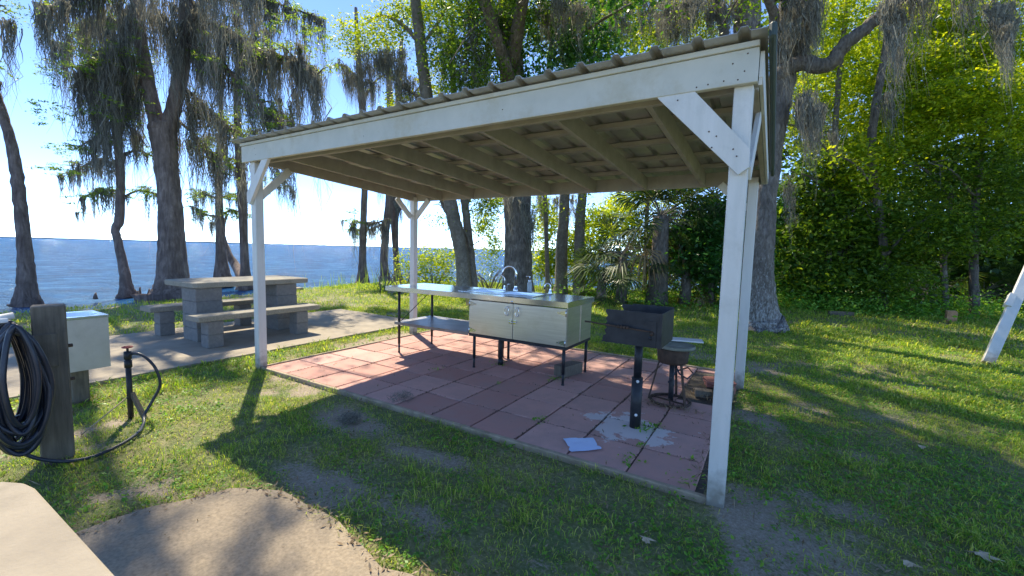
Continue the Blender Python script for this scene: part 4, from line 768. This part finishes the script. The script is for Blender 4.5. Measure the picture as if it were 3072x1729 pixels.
# the big tree right of the pavilion
dR = tree('oak_tree', 'big tree with white lichen covered trunk and long arching limb right of the pavilion', (1925, 832),
    [[(1926, 838, 118), (1922, 815, 98), (1918, 780, 80), (1916, 730, 70), (1916, 660, 62), (1921, 580, 58), (1930, 480, 54), (1942, 380, 54), (1955, 290, 60), (1964, 220, 68), (1975, 150, 66), (1985, 60, 62), (1990, -60, 56), (1995, -250, 44), (2000, -500, 24)]],
    [([(1948, 225, .1), (1975, 178, -.2), (2020, 158, -.4), (2062, 168, -.6), (2092, 158, -.7), (2120, 118, -.8), (2165, 82, -.9), (2230, 30, -1.0), (2280, -20, -1.1), (2350, -90, -1.4), (2450, -170, -1.8)], 40, 20, 0), ([(2280, -20, -1.1), (2380, -50, -1.3), (2480, -40, -1.5), (2560, -20, -1.8)], 16, 5, 200), ([(1975, 180, 0), (1950, 110, -.3), (1945, 30, -.6), (1900, -60, -1)], 30, 16, 0)],
    [(2470, -90, 120, 50, 900, -1)], M['bark_white'], M['leaf_oak'], 207, .085, flute=.10,
    mossn=((2000, 40, 30, 60, 40, -.4), (2040, 10, 14, 40, 14, -.5), (2230, 10, 14, 16, 9, -1), (2255, 60, 8, 80, 14, -.9), (2330, -40, 40, 16, 10, -1), (2440, -50, 40, 16, 10, -1), (2520, 20, 6, 6, 12, -1.2), (2535, 50, 8, 20, 14, -1.2), (2020, 250, 10, 20, 10, 0), (2045, 280, 12, 20, 12, .3)),
    wlimbs=(((5.0, 7.2, 6.5), (2.4, 5.2, 8.2), .2, .05, 4200, 1.4), ((5.0, 7.2, 6.5), (5.6, 3.4, 7.4), .2, .05, 3800, 1.4), ((5.0, 7.4, 7.0), (6.9, 4.6, 8.0), .2, .05, 1800, 1.1), ((5.0, 7.4, 8.0), (1.0, 7.4, 10.0), .2, .05, 3800, 1.6), ((5, 7.4, 8.5), (3.4, 3.9, 10.6), .2, .05, 3000, 1.4)))  # unseen limbs reaching over the pavilion, added to cast shade below
tree('hardwood_tree', 'dark trunk rising behind the right end of the roof', (1875, 770), [[(1872, 775, 80), (1874, 600, 70), (1876, 300, 68), (1880, 80, 68), (1882, 0, 68), (1885, -200, 60), (1890, -500, 30)], [(1850, 250, 26), (1830, 130, 26), (1818, 60, 25), (1808, 0, 22), (1800, -120, 16)]], [], [(1760, 80, 60, 60, 1200, 1), (1690, 110, 50, 40, 700, 1.5), (1800, -40, 120, 50, 1200, 0), (1640, 100, 50, 40, 400, 2)], M['bark_oak'], M['leaf_bright'], 208, .085, mossn=((1760, 10, 50, 30, 50, 0), (1830, 20, 20, 20, 20, 0), (1690, 40, 40, 40, 30, .5)), group='trees behind the counter')
# ---- the wood on the right
wood = [
 ('tall yellow green tree with sunlit crown above the arching limb', (2080, 770), [(2080, 775, 16), (2085, 600, 14), (2095, 400, 13), (2110, 200, 12), (2130, 0, 10)], [(2100, 60, 80, 90, 3600, 0), (2180, 160, 90, 80, 3600, .4), (2060, 220, 60, 90, 2400, .2), (2260, 60, 90, 80, 3000, .8), (2160, 280, 80, 60, 2200, .4), (2040, 330, 60, 80, 1800, .3)], 'leaf_bright', .095, 0),
 ('leafy tree with a dark leaning trunk in the middle of the right wood', (2220, 780), [(2220, 785, 22), (2225, 650, 20), (2205, 480, 20), (2190, 380, 20), (2205, 250, 18), (2230, 100, 16), (2240, -60, 12)], [(2330, 180, 100, 60, 3200, 0), (2260, 330, 90, 90, 3600, 0), (2160, 430, 80, 80, 2800, 0), (2330, 60, 90, 60, 2200, .5), (2390, 280, 90, 60, 2400, 0)], 'leaf_bright', .12, 0),
 ('broad shrubby tree with sunlit upper branches at the right edge', (2450, 790), [(2452, 795, 24), (2450, 650, 20), (2455, 500, 18), (2470, 350, 16), (2490, 150, 12), (2500, -20, 8)], [(2480, 230, 110, 50, 3200, -1), (2540, 130, 80, 60, 2200, -.6), (2420, 120, 100, 70, 2400, .5), (2480, 30, 110, 60, 2400, .4), (2540, 330, 90, 50, 2400, -1)], 'leaf_bright', .10, -1),
 ('dark green understorey tree below the leaning trunk in the right wood', (2120, 770), [(2120, 775, 14), (2115, 650, 12), (2105, 520, 10)], [(2060, 480, 70, 90, 2600, -.2), (2040, 620, 60, 90, 2400, -.5), (2140, 560, 80, 70, 2600, -.5), (2190, 680, 80, 60, 2200, -.8), (2090, 720, 80, 40, 1500, -.8)], 'leaf_oak', .14, 0),
 ('dense dark undergrowth tree filling the right edge below the sunlit branches', (2380, 785), [(2380, 790, 16), (2375, 650, 14), (2390, 500, 12), (2400, 400, 10)], [(2340, 450, 100, 80, 3200, -.3), (2460, 450, 100, 80, 3000, -.6), (2310, 590, 90, 80, 2800, -.6), (2430, 590, 100, 60, 2400, -.8), (2550, 520, 70, 80, 2000, -1), (2280, 720, 70, 50, 1200, -1)], 'leaf_oak', .095, 0),
 ('low dark shrub tree between the back post and the lichen covered trunk', (1790, 765), [(1790, 768, 12), (1785, 650, 10), (1780, 560, 8)], [(1790, 560, 70, 60, 2400, -.5), (1740, 620, 60, 50, 1600, -.5), (1790, 660, 70, 60, 2200, -.8), (1850, 600, 60, 90, 1800, 0), (1970, 560, 40, 100, 1800, 1), (1980, 700, 40, 70, 1300, .5)], 'leaf_mag', .13, 0),
 ('pale green sunlit tree far behind the palms', (1620, 750), [(1620, 752, 10), (1625, 600, 9), (1630, 450, 8), (1640, 200, 7)], [(1560, 560, 90, 60, 1500, 2), (1500, 620, 70, 60, 1000, 2), (1650, 480, 90, 60, 1500, 2), (1700, 600, 80, 70, 1400, 2.5), (1600, 680, 90, 50, 900, 2.5), (1350, 650, 50, 60, 500, 2.5)], 'leaf_bright', .10, 2),
]
for i, (lab, base, tr, bl, lm, sz, dz) in enumerate(wood):
    ms_ = {0: ((2050, 250, 20, 30, 8, -1), (2090, 330, 20, 30, 5, -1)), 1: ((2255, 60, 10, 60, 18, -2), (2245, 260, 20, 30, 6, -1)), 2: ((2470, 20, 60, 20, 6, -1),), 3: ((1990, 500, 14, 60, 8, -1),)}.get(i, ())
    extra = [([(tr[2][0], tr[2][1], -.4), (tr[2][0]-60, tr[2][1]-70, -.7), (tr[2][0]-120, tr[2][1]-90, -.9)], 7, 2, 240), ([(tr[1][0], tr[1][1], -.4), (tr[1][0]+50, tr[1][1]-60, -.7), (tr[1][0]+120, tr[1][1]-110, -1)], 8, 2, 240)]
    tr = [(x, y+6, w*1.25) for x, y, w in tr]
    tree('woodland_tree', lab, base, [tr], extra, [(x, y, rx, ry, int(n*1.35), dz_) for x, y, rx, ry, n, dz_ in bl], M['bark_oak'], M[lm], 300+i, sz, group='trees of the wood on the right', mossn=ms_, per=42, clump=.27, flat=.28, tdz=-.35)
# far masses behind, in the wood and along the back
rng = np.random.default_rng(55)
far = []
for (x, y, rx, ry, n, d) in ((2100, 300, 200, 260, 6000, 19), (2400, 350, 240, 300, 8000, 19), (2350, 640, 300, 140, 9000, 16.5), (2250, 600, 420, 170, 12000, 24), (1760, 640, 200, 120, 5000, 23), (2450, 420, 380, 160, 6000, 26), (1500, 80, 130, 110, 2200, 19), (1620, 40, 120, 90, 2000, 22), (2560, 660, 200, 120, 5000, 19), (2050, 620, 160, 150, 4500, 17), (1800, 600, 160, 130, 3500, 20), (1750, 280, 200, 120, 1600, 22), (2620, 520, 200, 200, 4500, 15), (1640, 640, 120, 90, 1200, 24), (1980, 100, 100, 100, 1500, 20)):
    far.append(blob(at(x, y, d), (rad(rx*2, d), rad(rx*2, d)*.5, rad(ry*2, d)), n, .35, 16, .2))
tag(fastmesh('far_woods', leaves(np.concatenate(far), .24, .62), 4, M['leaf_far']), 'deep mass of woodland leaves behind the nearer trees on the right', kind='stuff')
# undergrowth at the foot of the wood
und = []
for (x, y, w) in ((1560, 765, 160), (1750, 765, 200), (2050, 785, 160), (2200, 790, 160), (2350, 795, 160), (2480, 790, 160), (1980, 775, 120), (2560, 780, 120)):
    g = gp(x, y, 0); n = 2200; c = g+np.stack([rng.normal(size=n)*1.1, rng.normal(size=n)*.6+.6, abs(rng.normal(size=n))*.28], 1); und.append(c)
tag(fastmesh('undergrowth', leaves(np.concatenate(und), .085, .5), 4, M['weed']), 'low leafy ground cover along the foot of the wood', kind='stuff')
# ---- bushes and shore plants
def bush(label, base, blobs, lm, seed, size=.07, z=0., name='shrub', group='shrubs on the shore'):
    global rng
    rng = np.random.default_rng(seed); g = gp(*base, z); d = dep(g); t = empty(name, g, label, 'shrub', group); mb = MB()
    for k in range(9):
        a = rng.random()*6.28; e = g+np.array([math.cos(a)*.7, math.sin(a)*.7, .5+.5*rng.random()]); mb.tube([g+np.array([0, 0, -.1]), (g+e)/2+np.array([0, 0, .15]), e], [.02, .014, .006], 5)
    mb.build('stem', M['bark_grey'], t); fastmesh('foliage', leaves(np.concatenate([blob(at(x, y, d+dz), (rad(rx*2, d), rad(rx*2, d)*.8, rad(ry*2, d)), n, .16, 10) for x, y, rx, ry, n, dz in blobs]), size, .5), 4, M[lm], t)
bush('large rounded leafy bush between the back left post and the spotted trunk', (1090, 735), [(1090, 655, 44, 34, 1500, 0), (1050, 680, 34, 30, 800, 0), (1120, 690, 30, 30, 700, 0), (1080, 710, 60, 16, 500, 0), (1130, 640, 24, 20, 300, 0)], 'leaf_bright', 401, .085)
bush('sunlit bushy thicket seen between the massive oak and the fan palms', (1400, 738), [(1375, 660, 30, 50, 1400, 1.2), (1440, 630, 40, 60, 2200, 1.6), (1500, 580, 54, 70, 3000, 2), (1480, 700, 50, 30, 1400, 1), (1380, 560, 36, 50, 1300, 2), (1560, 540, 60, 60, 2200, 2.4)], 'leaf_bright', 405, .13)
bush('tangled green thicket between the thin grey trunk and the massive oak', (1240, 738), [(1230, 560, 26, 40, 700, 2), (1245, 620, 20, 40, 600, 1.5), (1205, 560, 16, 40, 400, 1.5), (1250, 500, 26, 20, 500, 2)], 'leaf_bright', 406, .10)
bush('small leafy bush left of the back left post', (1010, 735), [(1015, 660, 18, 34, 420, 0), (1020, 700, 18, 20, 240, 0)], 'leaf_bright', 402, .07)
bush('light green bush behind the sink taps', (1225, 740), [(1215, 640, 26, 24, 360, 1), (1235, 680, 26, 24, 360, 1), (1225, 600, 30, 20, 200, 1.5), (1210, 715, 30, 14, 240, .5)], 'leaf_bright', 403, .075)
bush('yellow green weeds at the water edge beside the dark cypress foot', (960, 742), [(965, 725, 24, 10, 260, 0), (940, 738, 30, 8, 200, 0)], 'leaf_cyp', 404, .06, -.1)
# reeds
rng = np.random.default_rng(77)
rd = []
for k in range(240):
    x = random.choice([random.gauss(960, 45), random.gauss(1240, 30), random.gauss(1370, 30), random.gauss(850, 60)]); g = gp(x, random.uniform(722, 745), -.15); h = random.uniform(.25, 1.1) if 900 < x < 1050 else random.uniform(.15, .7)
    lx, ly = random.gauss(0, .22)*h, random.gauss(0, .15)*h; p0 = g; p1 = g+np.array([lx*.3, ly*.3, h*.6]); p2 = g+np.array([lx, ly, h]); w_ = np.array([.006, .003, 0])
    rd += [p0-w_, p0+w_, p1+w_, p1-w_, p1-w_, p1+w_, p2+w_*.3, p2-w_*.3]
tag(fastmesh('reeds', np.array(rd), 4, M['leaf_cyp']), 'thin reeds and grasses along the lake edge', kind='stuff')
# ---- fan palms
def palm(label, base, h, nf, L, seed, m='palm', z=0, dead=3, group='fan palms at the edge of the wood', bw=.14, up=.9):
    rg = np.random.default_rng(seed); g = gp(*base, z); t = empty('fan_palm', g, label, 'palm', group); top = g+np.array([0, 0, h])
    MB().tube([g+np.array([0, 0, -.1]), g+np.array([.03, 0, h*.5]), top], [bw*1.25, bw, bw*.8], 12, True, None, seed, .35).build('trunk', M['bark_oak'], t); st = MB(); Q = []; Qd = []
    for i in range(nf):
        a = rg.random()*6.28; el = rg.uniform(-.9, up*1.3); dd = np.array([math.cos(a)*math.cos(el), math.sin(a)*math.cos(el), math.sin(el)]); pl = L*rg.uniform(.6, 1.0)
        e = top+dd*pl+np.array([0, 0, -.12*pl]); st.tube([top, top+dd*pl*.55, e], [.016, .013, .008], 5, False)
        side = unit(np.cross(dd, [0, 0, 1.]+rg.normal(size=3)*.3)); isd = el < -.78; fl = L*rg.uniform(.55, .8)
        for k in np.linspace(-1.9, 1.9, 26):
            v = dd*math.cos(k)+side*math.sin(k); v = unit(v+rg.normal(size=3)*.05); l = fl*(1-.12*abs(k)); mid = e+v*l*.6; tip = e+v*l+np.array([0, 0, -.28*l-(.3*l if isd else 0)]); n_ = unit(np.cross(v, np.cross(dd, side)))*.017*L
            (Qd if isd else Q).extend([e, mid+n_, tip, mid-n_])
    st.build('frond_stems', M['bark_grey'], t); fastmesh('fronds', np.array(Q), 4, M[m], t)
    if Qd: fastmesh('dead_fronds', np.array(Qd), 4, M['dead_palm'], t)
palm('tallest fan palm behind the counter with spreading dark fronds', (1560, 765), 1.5, 24, 1.2, 1)
palm('fan palm with drooping fronds just right of the slim reddish trunk', (1510, 760), .8, 20, 1.0, 2)
palm('fan palm with a thick fibrous trunk in the middle of the dark shrubs', (1650, 768), 2.6, 34, 1.3, 3, bw=.26)
palm('fan palm low in front of the wood behind the grill', (1720, 768), 1.0, 26, 1.2, 4)
palm('saw palmetto clump glinting in the sun at the right edge', (2470, 775), .5, 34, 1.0, 5)
palm('small palmetto beside the swing leg', (2560, 780), .6, 28, .9, 6)
palm('palmetto half hidden in the right wood', (2330, 780), .6, 26, .9, 7)
palm('high palm with long fronds behind the back right post', (1780, 760), 3.4, 30, 1.4, 8, bw=.2)
# sunlit stump and scattered wood
rock('tree_stump', tuple(gp(2392, 800, .12)), (.09, .08, .17), simple('orange_stump', (.35, .18, .09), (.55, .33, .18), 14, .9, bump=.8), 'small orange brown rotten stump at the edge of the right wood', 'stump', 12)
rock('log', tuple(gp(2115, 790, .05)), (.28, .08, .06), M['wood'], 'short fallen log in the grass left of the stump', 'log', 13, .3)
rock('stone', tuple(gp(1000, 735, .05)), (.26, .16, .12), M['concrete'], 'pale rock in the grass at the left end of the counter', 'rock', 15, .4)
rock('stone', tuple(gp(735, 722+12, -.1)), (.3, .2, .14), M['concrete'], 'pale rock by the water beyond the picnic table', 'rock', 16, .2)

# ------------------------------------------------------------------ lawn
rng = np.random.default_rng(99)
def inside(P, poly):
    x, y = P[:, 0], P[:, 1]; c = np.zeros(len(P), bool); n = len(poly)
    for i in range(n):
        (x0, y0), (x1, y1) = poly[i], poly[(i+1) % n]
        if y0 == y1: continue
        c ^= ((y0 > y) != (y1 > y)) & (x < (x1-x0)*(y-y0)/(y1-y0)+x0)
    return c
def scatter(n, x0, x1, y0, y1, dens_pow=1.0, near=None):
    P = np.stack([x0+(x1-x0)*rng.random(n), y0+(y1-y0)*rng.random(n)], 1); v = np.stack([P[:, 0], P[:, 1], np.zeros(n)], 1)-CAM; z = v@CF; sx_ = np.abs(v@CR)/np.maximum(z, .01); keep = (z > .3) & (sx_ < 1.75)
    keep &= ~((P[:, 0] > -.07) & (P[:, 0] < 4.93) & (P[:, 1] > -.05) & (P[:, 1] < 3.27)); keep &= ~((P[:, 0] > -3.62) & (P[:, 0] < -.80) & (P[:, 1] < 3.65))
    keep &= ~inside(P+(rng.random(P.shape)-.5)*.16, pathpoly); keep &= land_dist(P[:, 0], P[:, 1]) > .1
    return P[keep]
def blades(P, h, w):
    n = len(P); z = gh(P[:, 0], P[:, 1]); a = rng.random(n)*6.28; ln = h*(.4+rng.random(n)); lean = .3+.9*rng.random(n); d = np.stack([np.cos(a), np.sin(a)], 1); s = np.stack([-d[:, 1], d[:, 0], 0*a], 1)*(w*(.6+.8*rng.random(n)))[:, None]
    b = np.stack([P[:, 0], P[:, 1], z-.004], 1); m = b+np.concatenate([d*(ln*lean*.35)[:, None], (ln*.62)[:, None]], 1); t = b+np.concatenate([d*(ln*lean)[:, None], (ln*(1-.25*lean))[:, None]], 1)
    return np.stack([b, m+s, t, m-s], 1).reshape(-1, 3)
G = []; TH = []
for (n, x0, x1, y0, y1, h, w) in ((560000, -1, 9, -3, 4, .032, .0022), (110000, 9, 13, -3, 5, .05, .006), (280000, -4, 14, 3, 8, .05, .005), (210000, -10, 16, 7, 17, .08, .010), (120000, -9.5, 0, -8, 9, .06, .007)):
    P = scatter(n, x0, x1, y0, y1); b = bare(P[:, 0], P[:, 1]); cl = fbm(P[:, 0]*2.3, P[:, 1]*2.3, 31, 4); fine = vnoise(P[:, 0]*14, P[:, 1]*14, 8); k = rng.random(len(P)) < np.clip((1-b*1.05), .03, 1)*np.clip((cl-.28)*3.4, .35, 1)*np.clip(fine*1.8-.15, .2, 1); P = P[k]; tall = np.where(vnoise(P[:, 0]*3.1, P[:, 1]*3.1, 44) > .72, 1.7, 1.0)
    G.append(blades(P, h*tall, w)); Pt = P[rng.random(len(P)) < .22]; TH.append(blades(Pt+rng.normal(size=Pt.shape)*.02, h*.5, w*.8))
tag(fastmesh('dry_thatch', np.concatenate(TH), 4, M['litter']), 'dead straw mixed through the lawn', kind='stuff')
tag(fastmesh('grass', np.concatenate(G), 4, M['grass']), 'short patchy lawn grass', kind='stuff')
P = scatter(230000, -3, 10, -3, 9); cl = fbm(P[:, 0]*1.7, P[:, 1]*1.7, 71, 4); P = P[rng.random(len(P)) < np.clip((cl-.42)*4, 0, .8)*(1-.8*bare(P[:, 0], P[:, 1]))*np.where(P[:, 0] > 4.5, 1, .5)]
P = np.repeat(P, 3, 0)+rng.normal(size=(len(P)*3, 2))*.012
C = np.stack([P[:, 0], P[:, 1], gh(P[:, 0], P[:, 1])+.006+.022*rng.random(len(P))], 1); tag(fastmesh('lawn_weeds', leaves(C, .021, .6, 1.2), 4, M['weed']), 'small broad leaved weeds growing through the lawn', kind='stuff')
P = scatter(17000, -2, 9, -3, 8); C = np.stack([P[:, 0], P[:, 1], gh(P[:, 0], P[:, 1])+.014], 1); V1 = leaves(C, .027, .35, 2.0); C = C[rng.random(len(C)) < .4]+rng.normal(size=3)*.01; V1 = np.concatenate([V1, leaves(C, .07, .05, 2.0)]); bd_ = np.array([p for p in pathpoly if p[1] > -2.9 and p[0] < 5.5]); bd_ = np.repeat(bd_, 7, 0)+rng.normal(size=(len(bd_)*7, 2))*.035; V1 = np.concatenate([V1, leaves(np.stack([bd_[:, 0], bd_[:, 1], .02+0*bd_[:, 0]], 1), .03, .3, 2.5)])
P2 = np.stack([rng.uniform(0, 4.8, 260), rng.uniform(0, 3.2, 260)], 1); V2 = leaves(np.stack([P2[:, 0], P2[:, 1], 0*P2[:, 0]+.03], 1), .028, .25, 4.0)
P3 = np.stack([rng.uniform(2.4, 5, 120), rng.uniform(-2.6, -1.5, 120)], 1); V3 = leaves(np.stack([P3[:, 0], P3[:, 1], 0*P3[:, 0]+.018], 1), .016, .3, 4.0)
P4 = np.concatenate([rng.normal(size=(420, 2))*np.array([.14, .10])+np.array([4.72, 2.05]), rng.normal(size=(260, 2))*np.array([.2, .05])+np.array([4.4, 1.45]), rng.normal(size=(160, 2))*np.array([.04, .3])+np.array([4.84, .6])]); V4 = leaves(np.stack([P4[:, 0], P4[:, 1], .03+.02*rng.random(len(P4))], 1), .05, .12, 3.0)
tag(fastmesh('leaf_litter', np.concatenate([V1, V2, V3, V4]), 4, M['litter']), 'dry leaves and bits of straw on the lawn and pavers', kind='stuff')
# weeds in the joints
J = []
for (x, y, s, n) in ((3.10, 1.62, .05, 60), (3.52, .46, .035, 34), (4.30, .77, .06, 60), (4.40, .90, .04, 30), (4.38, .45, .03, 20), (4.36, .14, .05, 40), (1.75, 1.1, .04, 20), (4.75, .45, .04, 20), (.95, -.02, .02, 10), (2.2, 1.8, .06, 40), (2.66, 1.10, .02, 8), (4.80, .10, .06, 40)):
    J.append(np.array([x, y, .035])+rng.normal(size=(n, 3))*np.array([s, s, .012]))
tag(fastmesh('joint_weeds', leaves(np.concatenate(J), .030, .5, .8), 4, M['weed']), 'small weeds growing in the paver joints', kind='stuff')
J = []
for i in range(1, 11):
    n = 420; J.append(np.stack([i*T+rng.normal(size=n)*.005, rng.uniform(0, 3.2, n), 0*rng.random(n)+.023], 1))
for j in range(1, 8):
    n = 420; J.append(np.stack([rng.uniform(0, 4.8, n), j*T-.005+rng.normal(size=n)*.005, 0*rng.random(n)+.023], 1))
J = np.concatenate(J); J = J[vnoise(J[:, 0]*5, J[:, 1]*5, 12) > .42]; tag(fastmesh('joint_debris', leaves(J, .016, .4, 2.0), 4, simple('joint_debris', (.04, .04, .02), (.10, .09, .05), 40, .95, bump=0)), 'dark crumbs and moss along the paver joints', kind='stuff')
# fallen moss balls
for i, (x, y, r, n, lb) in enumerate(((880, 1060, .085, 900, 'grey ball of fallen moss on the bare soil in front of the pavers'), (1010, 1010, .11, 500, 'loose grey moss wisp lying across the timber edging'))):
    g = gp(x, y, 0); c = g+np.array([0, 0, r*.35])+unit(rng.normal(size=(n, 3)))*(r*rng.random(n)**.4)[:, None]*np.array([1.2, 1.2, .5]); tag(fastmesh('moss_clump', leaves(c, .05, .06), 4, M['moss']), lb, 'moss', 'fallen moss by the pavers')
for i, (x, y, s, lb) in enumerate(((2465, 1395, .06, 'largest pale curled dead leaf at the lower right'), (1625, 1357, .035, 'pale star shaped dead leaf in the lower middle lawn'), (2320, 1125, .03, 'small tan dead leaf on the right lawn'), (425*0+2290, 1395*0+1420, .03, 'thin dead leaf at the bottom right of the lawn'))):
    g = gp(x, y, .02); mb = MB(); n = 9; v = [tuple(g+np.array([0, 0, .012]))]
    for k in range(n*2):
        t = math.pi*k/n; rr = s*(1 if k % 2 == 0 else .55)*(1.3 if k in (0, n) else .8); v.append(tuple(g+np.array([math.cos(t)*rr*1.2, math.sin(t)*rr*.8, .012*math.sin(2*t+i)])))
    mb.add(v, [(0, k+1, (k+1) % (2*n)+1) for k in range(2*n)]); tag(mb.build('dead_leaf', simple('pale_leaf_%d' % i, (.38, .30, .2), (.5, .42, .3), 20, .8, bump=.2)), lb, 'dead leaf', 'dead leaves on the lawn')
